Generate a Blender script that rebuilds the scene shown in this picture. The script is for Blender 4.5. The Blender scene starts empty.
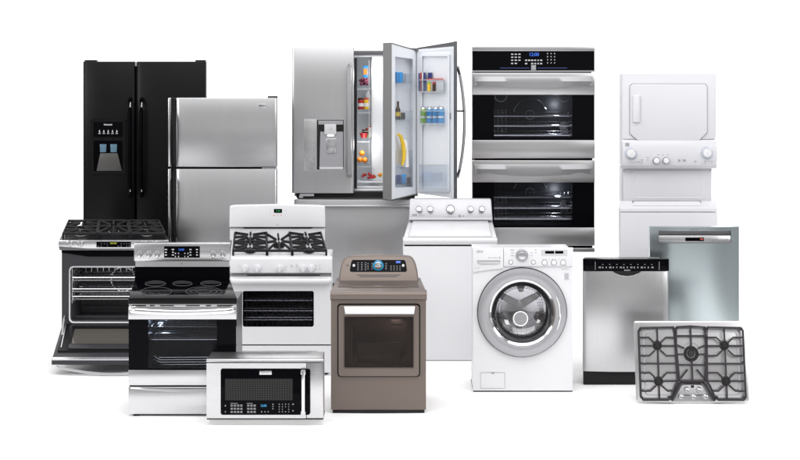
import bpy, bmesh, math, random
from mathutils import Vector
random.seed(7)
PI = math.pi
S = bpy.context.scene
COL = S.collection
# ------------------------------------------------------------------ camera
CAMH, CAMD, FPX, HOR = 2.67, 13.0, 1846.0, 40.0     # eye height, distance, lens (px of an 800 px frame), horizon row
cd = bpy.data.cameras.new('camera'); cam = bpy.data.objects.new('camera', cd); COL.objects.link(cam)
cam.location = (0, -CAMD, CAMH); cam.rotation_euler = (PI/2, 0, 0)
cd.sensor_fit = 'HORIZONTAL'; cd.sensor_width = 36; cd.lens = FPX/800*36
cd.shift_y = -190/800; cd.clip_start = .1; cd.clip_end = 200
S.camera = cam
# ------------------------------------------------------------------ studio light
w = bpy.data.worlds.new('World'); S.world = w; w.use_nodes = True
nt = w.node_tree; nt.nodes.clear()
N, L = nt.nodes.new, nt.links.new
out = N('ShaderNodeOutputWorld'); bg = N('ShaderNodeBackground'); tc = N('ShaderNodeTexCoord'); sep = N('ShaderNodeSeparateXYZ')
L(tc.outputs['Generated'], sep.inputs[0])
# made-up soft boxes and flags painted into the world: bands by bearing, bright overhead
rx = N('ShaderNodeValToRGB'); rx.color_ramp.interpolation = 'EASE'
mr = N('ShaderNodeMapRange'); mr.inputs['From Min'].default_value = -1; mr.inputs['From Max'].default_value = 1
L(sep.outputs['X'], mr.inputs['Value']); L(mr.outputs[0], rx.inputs[0])
def ramp(r, pts):
    e = r.color_ramp.elements
    while len(e) > 1: e.remove(e[-1])
    e[0].position = pts[0][0]; e[0].color = (pts[0][1],)*3+(1,)
    for p, v in pts[1:]:
        k = e.new(p); k.color = (v,)*3+(1,)
ramp(rx, [(0,.8),(.2,.95),(.30,.45),(.39,.5),(.44,.82),(.50,.88),(.58,1.0),(.635,.75),(.68,.3),(.76,.35),(.86,1),(1,.8)])
rz = N('ShaderNodeValToRGB'); rz.color_ramp.interpolation = 'EASE'
mz = N('ShaderNodeMapRange'); mz.inputs['From Min'].default_value = -1; mz.inputs['From Max'].default_value = 1
L(sep.outputs['Z'], mz.inputs['Value']); L(mz.outputs[0], rz.inputs[0])
ramp(rz, [(0,1.0),(.49,1.0),(.53,.75),(.60,.35),(.68,.9),(.8,1.0),(1,1.0)])
mx = N('ShaderNodeMix'); mx.data_type = 'RGBA'; mx.blend_type = 'MULTIPLY'; mx.inputs[0].default_value = 1
L(rx.outputs[0], mx.inputs[6]); L(rz.outputs[0], mx.inputs[7])
L(mx.outputs[2], bg.inputs[0]); bg.inputs[1].default_value = .95
L(bg.outputs[0], out.inputs[0])
def area(name, loc, target, sx, sy, energy, col=(1,1,1)):
    ld = bpy.data.lights.new(name, 'AREA'); ld.shape = 'RECTANGLE'; ld.size = sx; ld.size_y = sy; ld.energy = energy; ld.color = col
    o = bpy.data.objects.new(name, ld); COL.objects.link(o); o.location = loc
    o.rotation_euler = (Vector(target)-Vector(loc)).to_track_quat('-Z', 'Y').to_euler()
    return o
area('overhead_softbox', (0, -3.5, 9), (0, 1.2, .8), 12, 7, 760)
area('left_softbox', (-12, -9, 6.5), (0, 1.5, 1.2), 5, 4, 400)
area('right_softbox', (12, -9, 6.5), (0, 1.5, 1.2), 5, 4, 400)
area('backdrop_light', (0, 5.6, 7.5), (0, 10, 1.5), 16, 1.5, 600)
S.view_settings.view_transform = 'Standard'; S.view_settings.look = 'None'
S.view_settings.exposure = 0.1; S.view_settings.gamma = 1
S.render.engine = 'CYCLES'
# ------------------------------------------------------------------ materials
def lin(h):
    h = h.lstrip('#'); v = [int(h[i:i+2], 16)/255 for i in (0, 2, 4)]
    return tuple(c/12.92 if c <= .04045 else ((c+.055)/1.055)**2.4 for c in v)+(1,)
def setin(b, k, v):
    if k in b.inputs: b.inputs[k].default_value = v
def mat(name, c, rough=.4, metal=0, spec=.5, coat=0, emit=None, es=1, bump=0, bscale=60):
    m = bpy.data.materials.new(name); m.use_nodes = True; t = m.node_tree; b = t.nodes['Principled BSDF']
    if isinstance(c, str): c = lin(c)
    if len(c) == 3: c = tuple(c)+(1,)
    setin(b, 'Base Color', c); setin(b, 'Roughness', rough); setin(b, 'Metallic', metal); setin(b, 'Specular IOR Level', spec)
    setin(b, 'Coat Weight', coat); setin(b, 'Coat Roughness', .08)
    if emit: setin(b, 'Emission Color', lin(emit)); setin(b, 'Emission Strength', es)
    n = t.nodes.new('ShaderNodeTexNoise'); n.inputs['Scale'].default_value = bscale*.1; n.inputs['Detail'].default_value = 3
    co = t.nodes.new('ShaderNodeTexCoord'); t.links.new(co.outputs['Object'], n.inputs['Vector'])
    r = t.nodes.new('ShaderNodeMapRange'); r.inputs['To Min'].default_value = max(0, rough*.97); r.inputs['To Max'].default_value = min(1, rough*1.03)
    t.links.new(n.outputs['Fac'], r.inputs['Value']); t.links.new(r.outputs[0], b.inputs['Roughness'])
    if bump:
        n2 = t.nodes.new('ShaderNodeTexNoise'); n2.inputs['Scale'].default_value = bscale
        t.links.new(co.outputs['Object'], n2.inputs['Vector'])
        bp = t.nodes.new('ShaderNodeBump'); bp.inputs['Strength'].default_value = bump; bp.inputs['Distance'].default_value = .002
        t.links.new(n2.outputs['Fac'], bp.inputs['Height']); t.links.new(bp.outputs[0], b.inputs['Normal'])
    return m
def brushed(name, c, rough=.3, vertical=True, amt=.035, aniso=.3):
    m = bpy.data.materials.new(name); m.use_nodes = True; t = m.node_tree; b = t.nodes['Principled BSDF']
    c = lin(c) if isinstance(c, str) else tuple(c)+(1,)
    setin(b, 'Metallic', 1); setin(b, 'Anisotropic', aniso)
    co = t.nodes.new('ShaderNodeTexCoord'); mp = t.nodes.new('ShaderNodeMapping')
    mp.inputs['Scale'].default_value = (110, 2, 1.5) if vertical else (1.5, 2, 110)
    n = t.nodes.new('ShaderNodeTexNoise'); n.inputs['Scale'].default_value = 1; n.inputs['Detail'].default_value = 4
    t.links.new(co.outputs['Object'], mp.inputs[0]); t.links.new(mp.outputs[0], n.inputs['Vector'])
    r = t.nodes.new('ShaderNodeMapRange'); r.inputs['To Min'].default_value = rough-.03; r.inputs['To Max'].default_value = rough+.04
    t.links.new(n.outputs['Fac'], r.inputs['Value']); t.links.new(r.outputs[0], b.inputs['Roughness'])
    cr = t.nodes.new('ShaderNodeMix'); cr.data_type = 'RGBA'
    cr.inputs[6].default_value = tuple(max(0, x*(1-amt)) for x in c[:3])+(1,); cr.inputs[7].default_value = tuple(min(1, x*(1+amt)) for x in c[:3])+(1,)
    t.links.new(n.outputs['Fac'], cr.inputs[0]); t.links.new(cr.outputs[2], b.inputs['Base Color'])
    return m
def glass(name, tint, gl=.05, rough=.05):
    m = bpy.data.materials.new(name); m.use_nodes = True; t = m.node_tree; t.nodes.clear()
    o = t.nodes.new('ShaderNodeOutputMaterial'); mi = t.nodes.new('ShaderNodeMixShader'); a = t.nodes.new('ShaderNodeBsdfTransparent'); g = t.nodes.new('ShaderNodeBsdfGlossy')
    fr = t.nodes.new('ShaderNodeLayerWeight'); fr.inputs[0].default_value = .25
    ma = t.nodes.new('ShaderNodeMath'); ma.operation = 'MULTIPLY_ADD'; ma.inputs[1].default_value = .5; ma.inputs[2].default_value = gl
    t.links.new(fr.outputs['Fresnel'], ma.inputs[0])
    a.inputs[0].default_value = tuple(tint)+(1,); g.inputs['Roughness'].default_value = rough; g.inputs[0].default_value = (.9, .9, .9, 1)
    ma.inputs[1].default_value = 0.12; t.links.new(ma.outputs[0], mi.inputs[0]); t.links.new(a.outputs[0], mi.inputs[1]); t.links.new(g.outputs[0], mi.inputs[2]); t.links.new(mi.outputs[0], o.inputs[0])
    return m
M = dict(
 floor=mat('studio_floor', (.97, .97, .97), .8, spec=.1),
 backdrop=mat('backdrop_paper', (.93, .93, .93), .9, spec=0),
 greyfloor=mat('grey_reflection_floor', (.22, .22, .225), .6, spec=.2),
 riser=mat('white_board', (.93, .93, .93), .85, spec=.05),
 white=mat('white_enamel', (.71, .708, .73), .28, spec=.35),
 white2=mat('white_enamel_cool', (.67, .665, .695), .35, spec=.35),
 whitepl=mat('white_plastic', (.78, .78, .80), .4),
 greyline=mat('grey_print', (.22, .22, .24), .5), midgrey=mat('grey_plastic', (.33, .33, .35), .4), ltgrey=mat('light_grey_plastic', (.55, .55, .57), .4),
 black=mat('black_enamel', (.006, .006, .007), .30, spec=.14), blackg=mat('black_glass', (.002, .002, .003), .08, spec=.05),
 blackfr=mat('black_fridge_paint', (.006, .0057, .006), .3, spec=.15),
 blackm=mat('black_matte', (.012, .012, .012), .6, spec=.25), rubber=mat('rubber', (.02, .02, .02), .8, spec=.2),
 iron=mat('cast_iron', (.009, .0085, .010), .5, spec=.22), irongrey=mat('grey_cast_iron', (.027, .0235, .027), .5, spec=.25),
 steel=brushed('brushed_steel_vertical', (.60, .60, .61), .30), steelh=brushed('brushed_steel_horizontal', (.62, .61, .62), .30, False, .02),
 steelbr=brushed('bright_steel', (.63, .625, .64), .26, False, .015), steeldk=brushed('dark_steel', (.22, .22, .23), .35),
 blue=brushed('blue_steel', (.58, .65, .675), .22, True, .03), chrome=mat('chrome', (.85, .85, .86), .08, 1),
 satin=mat('satin_metal', (.62, .62, .64), .25, 1), silver=mat('silver_paint', (.40, .40, .42), .34, .5), edge=mat('plain_steel', (.34, .335, .34), .38, .9), handle=mat('handle_steel', (.40, .40, .41), .48, 1), cavlight=mat('oven_cavity_grey', (.11, .11, .12), .35), drum=mat('drum_steel', (.72, .72, .74), .2, 1),
 bronze=mat('bronze_paint', (.165, .133, .117), .36, .35, spec=.35), bronzedk=mat('dark_bronze', (.07, .052, .047), .35),
 cavity=mat('oven_enamel', (.018, .019, .026), .35, spec=.5), cavgrey=mat('grey_oven_enamel', (.032, .032, .037), .4, spec=.3),
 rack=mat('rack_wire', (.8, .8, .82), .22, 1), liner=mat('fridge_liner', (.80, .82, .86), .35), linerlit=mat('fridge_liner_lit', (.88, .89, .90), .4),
 glass=glass('dark_oven_glass', (.66, .665, .69), .006), clear=glass('clear_plastic', (.93, .95, .97), .06), bronzeglass=glass('bronze_glass', (.60, .54, .52), .01),
 bowl=glass('washer_door_glass', (.8, .8, .82), .10), tan=mat('door_inner_glass', (.085, .078, .068), .12),
 print_w=mat('white_print', (.65, .65, .68), .5), print_d=mat('dim_print', (.2, .2, .22), .5),
 e_blue=mat('blue_digits', (.01, .01, .02), .4, emit='#3c7cff', es=.9), e_cyan=mat('cyan_digits', (.01, .02, .02), .4, emit='#35b6f0', es=.7),
 e_green=mat('green_digits', (.01, .02, .01), .4, emit='#38c070', es=.8), e_amber=mat('amber_digits', (.02, .02, .01), .4, emit='#c8d020', es=.8),
 e_white=mat('lamp_white', (.8, .8, .8), .4, emit='#ffffff', es=1.6), e_glow=mat('blue_glow_strip', (.01, .01, .02), .4, emit='#20306a', es=.8),
 bluepl=mat('blue_grey_plastic', (.10, .19, .27), .3), dgrey=mat('dark_grey_plastic', (.07, .068, .065), .4),
 red=mat('red_food', (.45, .02, .02), .4), yellow=mat('yellow_food', (.80, .52, .03), .4), orange=mat('orange_peel', (.80, .26, .02), .45, bump=.2),
 green=mat('green_label', (.25, .48, .06), .35), cblue=mat('blue_label', (.04, .30, .66), .3), navy=mat('navy_box', (.03, .04, .17), .4), card=mat('white_card', (.8, .78, .76), .5),
 purple=mat('purple_grapes', (.16, .02, .05), .35), brown=mat('brown_glass', (.05, .02, .01), .2), redl=mat('red_print', (.6, .08, .06), .5),
)
# ------------------------------------------------------------------ geometry helpers
def sc(Y): return FPX/(CAMD+Y)
def at(px, py, Y):
    s = sc(Y); return Vector(((px-400)/s, Y, CAMH-(py-HOR)/s))
class MB:
    """collects shapes for ONE mesh; px, py are picture units on the thing's front plane, d is metres behind it"""
    def __init__(self, Y): self.bm = bmesh.new(); self.Y = Y; self.s = sc(Y)
    def v(self, px, py, d): return Vector(((px-400)/self.s, self.Y+d, CAMH-(py-HOR)/self.s))
    def faces(self, verts, faces, bev=0, seg=2):
        vs = [self.bm.verts.new(p) for p in verts]; fs = []
        for f in faces:
            try: fs.append(self.bm.faces.new([vs[i] for i in f]))
            except ValueError: pass
        bmesh.ops.recalc_face_normals(self.bm, faces=fs)
        if bev:
            es = set()
            for f in fs:
                for e in f.edges:
                    if len(e.link_faces) == 2 and e.calc_face_angle(0) > .5: es.add(e)
            bmesh.ops.bevel(self.bm, geom=list(es), offset=bev, segments=seg, affect='EDGES', profile=.5, clamp_overlap=True)
        return self
    def prism(self, a, b, bev=0, seg=2):
        n = len(a); f = [tuple(range(n)), tuple(range(2*n-1, n-1, -1))]+[(i, (i+1) % n, n+(i+1) % n, n+i) for i in range(n)]
        return self.faces(list(a)+list(b), f, bev, seg)
    def box(self, x0, x1, y0, y1, d0, d1, bev=0, seg=2):
        q = [(x0, y0), (x1, y0), (x1, y1), (x0, y1)]
        return self.poly(q, d0, d1, bev, seg)
    def poly(self, q, d0, d1, bev=0, seg=2):
        return self.prism([self.v(x, y, d0) for x, y in q], [self.v(x, y, d1) for x, y in q], bev, seg)
    def rr(self, x0, x1, y0, y1, r, d0, d1, bev=0, n=5):
        return self.poly(rrect(x0, x1, y0, y1, r, n), d0, d1, bev)
    def ring(self, o, i, d0, d1):
        n = len(o); V = [self.v(*p, d0) for p in o]+[self.v(*p, d0) for p in i]+[self.v(*p, d1) for p in o]+[self.v(*p, d1) for p in i]
        f = []
        for k in range(n):
            j = (k+1) % n
            f += [(k, j, n+j, n+k), (2*n+k, 3*n+k, 3*n+j, 2*n+j), (k, 2*n+k, 2*n+j, j), (n+k, n+j, 3*n+j, 3*n+k)]
        return self.faces(V, f)
    def side(self, q, x0, x1, bev=0):                   # q: (d, py) profile extruded across
        return self.prism([self.v(x0, y, d) for d, y in q], [self.v(x1, y, d) for d, y in q], bev)
    def bow(self, x0, x1, y0, y1, d0, d1, bulge, n=24, r=.012, bev=0):   # front bowed in plan
        pts = []
        rp = r*self.s
        for k in range(n+1):
            u = -1+2*k/n; px = (x0+x1)/2+u*((x1-x0)/2-0); e = (1-abs(u))*(x1-x0)/2
            dd = d0-bulge*(1-u*u)+(r-math.sqrt(max(0, r*r-(r-min(r, e/self.s))**2)) if e < rp else 0)
            pts.append((px, dd))
        for a in (.15, .4, .75):                        # extra points round the corners
            e = rp*a
            for sgn in (-1, 1):
                px = (x0+e) if sgn < 0 else (x1-e); pts.append((px, d0+(r-math.sqrt(max(0, r*r-(r-e/self.s)**2)))))
        pts = sorted(set(pts)); pts += [(x1, d1), (x0, d1)]
        return self.prism([self.v(px, y0, d) for px, d in pts], [self.v(px, y1, d) for px, d in pts], bev)
    def cyl(self, px, py, r, d0, d1, r1=None, n=24, bev=0):   # axis along the depth, r in px
        r1 = r if r1 is None else r1
        a = [self.v(px+r*math.cos(t*2*PI/n), py+r*math.sin(t*2*PI/n), d0) for t in range(n)]
        b = [self.v(px+r1*math.cos(t*2*PI/n), py+r1*math.sin(t*2*PI/n), d1) for t in range(n)]
        return self.prism(a, b, bev)
    def annulus(self, px, py, ro, ri, d0, d1, n=48):
        c = lambda r: [(px+r*math.cos(t*2*PI/n), py+r*math.sin(t*2*PI/n)) for t in range(n)]
        return self.ring(c(ro), c(ri), d0, d1)
    def lathe(self, px, py, prof, n=64):                # prof: (r px, d)
        V = []; f = []
        for r, d in prof:
            V += [self.v(px+r*math.cos(t*2*PI/n), py+r*math.sin(t*2*PI/n), d) for t in range(n)]
        for i in range(len(prof)-1):
            for k in range(n): f.append((i*n+k, i*n+(k+1) % n, (i+1)*n+(k+1) % n, (i+1)*n+k))
        return self.faces(V, f)
    def tubew(self, P, r, n=8, flat=1):                 # world points
        P = [Vector(p) for p in P]; V = []; f = []
        for i, p in enumerate(P):
            t = (P[min(i+1, len(P)-1)]-P[max(i-1, 0)]).normalized()
            up = Vector((0, 0, 1)) if abs(t.z) < .9 else Vector((0, 1, 0))
            a = t.cross(up).normalized(); b = t.cross(a).normalized()
            rr_ = r[i] if isinstance(r, (list, tuple)) else r
            V += [p+a*rr_*math.cos(k*2*PI/n)+b*rr_*flat*math.sin(k*2*PI/n) for k in range(n)]
        for i in range(len(P)-1):
            for k in range(n): f.append((i*n+k, i*n+(k+1) % n, (i+1)*n+(k+1) % n, (i+1)*n+k))
        f += [tuple(range(n)), tuple(range((len(P)-1)*n, len(P)*n))]
        return self.faces(V, f)
    def tube(self, P, r, n=8, flat=1): return self.tubew([self.v(*p) for p in P], r, n, flat)
    def hexa(self, a, b, bev=0): return self.prism(a, b, bev)   # two quads of world points
    def vcyl(self, base, r, h, n=16, top=None, bev=0):  # upright cylinder, metres
        b = Vector(base); tr = r if top is None else top
        return self.prism([b+Vector((r*math.cos(k*2*PI/n), r*math.sin(k*2*PI/n), 0)) for k in range(n)], [b+Vector((tr*math.cos(k*2*PI/n), tr*math.sin(k*2*PI/n), h)) for k in range(n)], bev)
    def sph(self, c, r, n=12, sz=1):
        g = bmesh.ops.create_uvsphere(self.bm, u_segments=n, v_segments=max(6, n*2//3), radius=r)
        for v in g['verts']: v.co = Vector((v.co.x, v.co.y, v.co.z*sz))+Vector(c)
        return self
    def text(self, s, px, py, h, d, align='CENTER', squeeze=1, bold=0):      # h: cap height in px
        cu = bpy.data.curves.new('t', 'FONT'); cu.body = s; cu.align_x = align; cu.align_y = 'CENTER'
        cu.size = h/self.s/.70; cu.offset = bold; cu.resolution_u = 2
        o = bpy.data.objects.new('t', cu); me = bpy.data.meshes.new_from_object(o)
        b2 = bmesh.new(); b2.from_mesh(me)
        c = self.v(px, py, d)
        for v in b2.verts: v.co = Vector((c.x+v.co.x*squeeze, c.y, c.z+v.co.y))
        me2 = bpy.data.meshes.new('t'); b2.to_mesh(me2); self.bm.from_mesh(me2); b2.free()
        bpy.data.objects.remove(o); bpy.data.curves.remove(cu); bpy.data.meshes.remove(me); bpy.data.meshes.remove(me2)
        return self
    def marks(self, x0, x1, y0, y1, nx, ny, w, h, d, skip=.15, seed=1):   # rows of small printed key legends
        R = random.Random(seed)
        for i in range(nx):
            for j in range(ny):
                if R.random() < skip: continue
                px = x0+(x1-x0)*(i/(nx-1) if nx > 1 else .5); py = y0+(y1-y0)*(j/(ny-1) if ny > 1 else .5)
                ww = w*(.6+.4*R.random()); self.box(px-ww/2, px+ww/2, py-h/2, py+h/2, d, d+.001)
        return self
def rrect(x0, x1, y0, y1, r, n=5):
    q = []
    for cx, cy, a0 in ((x1-r, y0+r, -90), (x1-r, y1-r, 0), (x0+r, y1-r, 90), (x0+r, y0+r, 180)):
        for k in range(n+1):
            a = math.radians(a0+90*k/n); q.append((cx+r*math.cos(a), cy+r*math.sin(a)))
    return q
def circ(px, py, r, n=32): return [(px+r*math.cos(t*2*PI/n), py+r*math.sin(t*2*PI/n)) for t in range(n)]
def finish(name, mb, m, loc=(0, 0, 0), shear=None):
    bm = mb.bm
    if shear:
        z0, k = shear
        for v in bm.verts: v.co.y += (v.co.z-z0)*k
    me = bpy.data.meshes.new(name); L0 = Vector(loc)
    for v in bm.verts: v.co -= L0
    bm.to_mesh(me); bm.free()
    me.polygons.foreach_set('use_smooth', [True]*len(me.polygons)); me.set_sharp_from_angle(angle=math.radians(32))
    me.materials.append(M[m]); o = bpy.data.objects.new(name, me); COL.objects.link(o); return o
class Thing:
    def __init__(self, name, label, cat, Y, pxc, pyb, group=None, z=None, dback=0):
        self.Y = Y; e = bpy.data.objects.new(name, None); COL.objects.link(e); e.empty_display_size = .1
        p = at(pxc, pyb, Y); p.y += dback
        if z is not None: p.z = z
        e.location = p; self.loc = Vector(p); self.root = e; e['label'] = label; e['category'] = cat
        if group: e['group'] = group
        self.shear = None
    def mb(self): return MB(self.Y)
    def part(self, name, mb, m, parent=None, label=None):
        o = finish(name, mb, m, self.loc, self.shear); o.parent = parent or self.root
        if label: o['label'] = label
        return o
    def v(self, px, py, d): return MB(self.Y).v(px, py, d)
    def at(self, px, py, d): return at(px, py, self.Y+d)
def struct(name, mb, m):
    o = finish(name, mb, m); o['kind'] = 'structure'; return o
def single(name, mb, m, label, cat, loc, group=None):
    o = finish(name, mb, m, loc); o.location = loc; o['label'] = label; o['category'] = cat
    if group: o['group'] = group
    return o
def floor_row(Y): return HOR+CAMH*sc(Y)
def plinth(x0, x1, py, Y, Y1, label):
    """white board box whose top carries a back-row appliance standing at row py"""
    s = sc(Y); z = CAMH-(py-HOR)/s; X0, X1 = (x0-400)/s, (x1-400)/s
    b = MB(0); q = [(X0, Y), (X1, Y), (X1, Y1), (X0, Y1)]
    b.prism([Vector((x, y, 0)) for x, y in q], [Vector((x, y, z)) for x, y in q], .006)
    single('display_plinth', b, 'riser', label, 'plinth', Vector(((X0+X1)/2, (Y+Y1)/2, 0)))
def wire_rack(mb, x0, x1, py, d0, d1, n=14, r=.0035, lip=3, cross=3):
    for k in range(n+1):
        px = x0+(x1-x0)*k/n; mb.tube([(px, py, d0), (px, py, d1)], r*.6, 6)
    for k in range(cross+1):
        d = d0+(d1-d0)*k/cross; mb.tube([(x0, py, d), (x1, py, d)], r, 6)
    if lip:
        mb.tube([(x0, py-lip, d1), (x1, py-lip, d1)], r, 6)
        for k in range(n+1): px = x0+(x1-x0)*k/n; mb.tube([(px, py-lip, d1), (px, py, d1)], r*.6, 5)
    return mb
# ------------------------------------------------------------------ setting
b = MB(0); b.faces([Vector(p) for p in ((-3.7, -4.5, 0), (3.7, -4.5, 0), (4.0, 0, 0), (7, 8, 0), (-7, 8, 0), (-4.0, 0, 0))], [(0, 1, 2, 3, 4, 5)]); struct('floor', b, 'floor')
b = MB(0); b.faces([Vector(p) for p in ((-34, -30, -.01), (34, -30, -.01), (34, 9, -.01), (-34, 9, -.01))], [(0, 1, 2, 3)]); struct('studio_floor', b, 'greyfloor')  # unseen grey floor, added to darken reflections in the steel
b = MB(0); prof = [(8.0, 0)]+[(8+2*math.sin(a), 2-2*math.cos(a)) for a in [math.radians(k*7.5) for k in range(1, 13)]]+[(10, 13)]
V = []; F = []
for y, z in prof: V += [Vector((-34, y, z)), Vector((34, y, z))]
for i in range(len(prof)-1): F.append((2*i, 2*i+1, 2*i+3, 2*i+2))
b.faces(V, F); struct('backdrop', b, 'backdrop')

# ================================================================== 1 black side by side refrigerator
Y = 4.0; BASE = 301
plinth(86, 200, BASE, Y+.03, Y+.66, 'white display plinth under the black side by side refrigerator')
t = Thing('side_by_side_refrigerator', 'tall black side by side refrigerator with ice and water dispenser, at the far left', 'refrigerator', Y, 144, BASE)
t.part('cabinet', t.mb().box(87, 200, 64, BASE-2, .085, .60, .008), 'blackfr')
t.part('toe_grille', t.mb().box(88, 200, BASE-8, BASE, .03, .09), 'blackm')
ld = t.part('door', t.mb().bow(83, 134.6, 61.5, BASE-9, .0, .08, .02, bev=.004), 'blackfr')
rd = t.part('door', t.mb().bow(136.6, 206, 61.5, BASE-9, .0, .08, .025, bev=.004), 'blackfr')
for a in ((84, 96), (195, 205)): t.part('hinge_cover', t.mb().box(a[0], a[1], 60, 62, .02, .12, .004), 'blackfr')
t.part('gasket', t.mb().box(134.7, 136.5, 62, 66, .02, .05), 'satin')
for x, dr in ((130.9, ld), (142.3, rd)):
    h = t.part('handle', t.mb().tube([(x, 99, -.02), (x, 101, -.055), (x, 110, -.07), (x, 147, -.075), (x, 184, -.07), (x, 193, -.055), (x, 195.5, -.02)], .019, 12), 'blackg', dr)
    t.part('end_highlight', t.mb().tube([(x+.4, 99.4, -.05), (x+.6, 107, -.088)], [.004, .006], 8), 'satin', h); t.part('end_highlight', t.mb().tube([(x+.4, 194, -.05), (x+.6, 189, -.085)], [.004, .005], 8), 'satin', h)  # silver slivers imitating highlights at the handle ends
dd = -.027
t.part('dispenser_frame', t.mb().ring(rrect(91.5, 126, 119, 174, 1.5), rrect(94.2, 123.2, 140.5, 171, .8), dd-.004, .0), 'blackfr', ld)
t.part('control_panel', t.mb().rr(94, 123.2, 121.8, 136.8, .5, dd-.008, dd-.002), 'blackg', ld)
m = t.mb(); m.text('FRIGIDAIRE', 108.6, 124.6, 1.3, dd-.009, squeeze=.9, bold=.0005)
for i in range(5):
    x = 100.2+i*4.3; m.box(x-1.2, x+1.2, 133, 133.6, dd-.0095, dd-.008); m.poly([(x-.8, 132), (x, 129.4), (x+.8, 132)], dd-.0095, dd-.008)
t.part('lettering', m, 'print_w', ld)
t.part('dispenser_recess', t.mb().box(94.2, 123.2, 140.5, 171, dd+.003, .0), 'blackg', ld)
for x0, x1 in ((100.3, 107), (110.8, 117.6)):
    t.part('dispenser_nozzle', t.mb().poly([(x0, 144), (x1, 144), (x1-.4, 152), (x0+.4, 152)], dd-.006, dd+.003, .002), 'bluepl', ld)
t.part('drip_tray', t.mb().poly([(100.8, 153), (118, 153), (122.4, 170.6), (97, 170.6)], dd-.005, dd+.003, .002), 'dgrey', ld)

# ================================================================== 2 stainless top freezer refrigerator
Y = 3.05; BASE = 318
plinth(171, 272, BASE, Y+.03, Y+.64, 'white display plinth under the steel top freezer refrigerator')
t = Thing('top_freezer_refrigerator', 'stainless top freezer refrigerator with black handles beside the black refrigerator', 'refrigerator', Y, 222, BASE)
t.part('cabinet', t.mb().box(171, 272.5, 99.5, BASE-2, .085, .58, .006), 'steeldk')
t.part('toe_grille', t.mb().box(171, 274, BASE-7, BASE, .03, .09), 'blackm')
m = t.mb().bow(175.5, 277, 98, 166.8, 0, .08, .012, r=.02, bev=.003); d1 = t.part('freezer_door', m, 'steel')
m = t.mb().bow(175.5, 277, 169, BASE-8, 0, .08, .012, r=.02, bev=.003); d2 = t.part('refrigerator_door', m, 'steel')
t.part('gasket', t.mb().box(171, 276, 166.8, 169, .03, .08), 'rubber')
for dr, y0, y1 in ((d1, 98, 166.8), (d2, 169, BASE-8)):
    t.part('door_edge_trim', t.mb().box(168, 170.8, y0, y1, .01, .08, .003), 'satin', dr)
    t.part('door_edge_trim', t.mb().box(170.8, 175.4, y0, y1, .012, .08), 'blackm', dr)
for dr, P in ((d1, [(173, 99, -.005), (173, 112, -.02), (173, 122, -.055), (173, 140, -.07), (173, 160, -.06), (173, 166, -.01)]), (d2, [(173, 170, -.01), (173, 180, -.06), (173, 200, -.07), (173, 215, -.055), (173, 222, -.02), (173, 238, -.005)])):
    t.part('handle', t.mb().tube(P, .017, 10), 'black', dr)
t.part('hinge_cover', t.mb().box(267.5, 277, 96, 98, .01, .10, .003), 'dgrey')
t.part('hinge_plate', t.mb().box(262, 276, 167.4, 168.6, -.004, .04), 'satin')
bd = t.part('badge', t.mb().rr(258.6, 266.4, 104, 107.8, 1, -.010, .0, .001), 'chrome', d1)
t.part('lettering', t.mb().ring(rrect(259.3, 265.7, 104.6, 107.2, .7), rrect(259.6, 265.4, 104.9, 106.9, .6), -.0112, -.01).text('MAYTAG', 262.5, 105.9, 1.1, -.0115, squeeze=.9), 'greyline', bd)

# ================================================================== 3 french door refrigerator
Y = 3.4; BASE = 288
plinth(297, 414, BASE, Y+.1, Y+.75, 'white display plinth under the french door refrigerator')
t = Thing('french_door_refrigerator', 'stainless french door refrigerator with its right door and door panel standing open', 'refrigerator', Y, 355, BASE)
FR = t
m = t.mb(); m.ring(rrect(294, 418, 50.5, 197, .5, 1), rrect(297, 411, 55, 191.5, .5, 1), .07, .12); m.ring(rrect(296.5, 414, 51.5, 197, .5, 1), rrect(297.5, 411, 55, 191.5, .5, 1), .12, .66)
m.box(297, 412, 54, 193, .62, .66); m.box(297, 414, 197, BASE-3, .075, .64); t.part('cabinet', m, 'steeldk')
t.part('top_rail', t.mb().box(353, 409, 51, 54.5, .05, .075, .002), 'steeldk')
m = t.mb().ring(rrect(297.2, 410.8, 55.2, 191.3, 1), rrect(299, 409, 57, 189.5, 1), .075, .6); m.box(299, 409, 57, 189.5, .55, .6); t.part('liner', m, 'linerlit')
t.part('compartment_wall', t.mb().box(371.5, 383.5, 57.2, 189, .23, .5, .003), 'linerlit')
for y in (86, 110, 139, 164):
    t.part('shelf', t.mb().box(345, 371.4, y, y+1.2, .12, .5, .001).box(345, 371.4, y-.2, y+3, .105, .12), 'clear')
    t.part('shelf_rail', t.mb().box(345, 371.4, y+3, y+3.8, .105, .112), 'ltgrey')
t.part('shelf_support', t.mb().box(368.6, 369.2, 60, 166, .095, .1).box(371, 371.5, 60, 166, .095, .1), 'ltgrey')
t.part('crisper_drawer', t.mb().box(345, 383, 182, 183.6, .095, .3, .001).box(345, 383, 187, 188.5, .09, .11), 'whitepl')
t.part('seal', t.mb().box(354, 356.8, 58, 189, .03, .06, .003), 'rubber')
t.part('bottom_seal', t.mb().box(296, 415, 192.5, 198.5, .05, .1), 'blackm')
ld = t.part('left_door', t.mb().bow(292, 354, 46.8, 193, -.008, .07, .010, r=.012, bev=.003), 'steel')
t.part('handle', t.mb().tube([(349.5, 65, -.03), (349.5, 67, -.06), (349.5, 90, -.075), (349.5, 120, -.08), (349.5, 150, -.075), (349.5, 174, -.06), (349.5, 176.5, -.03)], .021, 12, .7), 'handle', ld)
t.part('handle_post', t.mb().box(348.3, 350.8, 67, 70, -.06, .0).box(348.3, 350.8, 171, 174, -.06, .0), 'satin', ld)
fz = -.026
t.part('dispenser_frame', t.mb().ring(rrect(303.6, 344.8, 118.6, 170.6, .8), rrect(317, 343.9, 119.8, 169.4, .5), fz-.002, 0), 'satin', ld)
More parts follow.
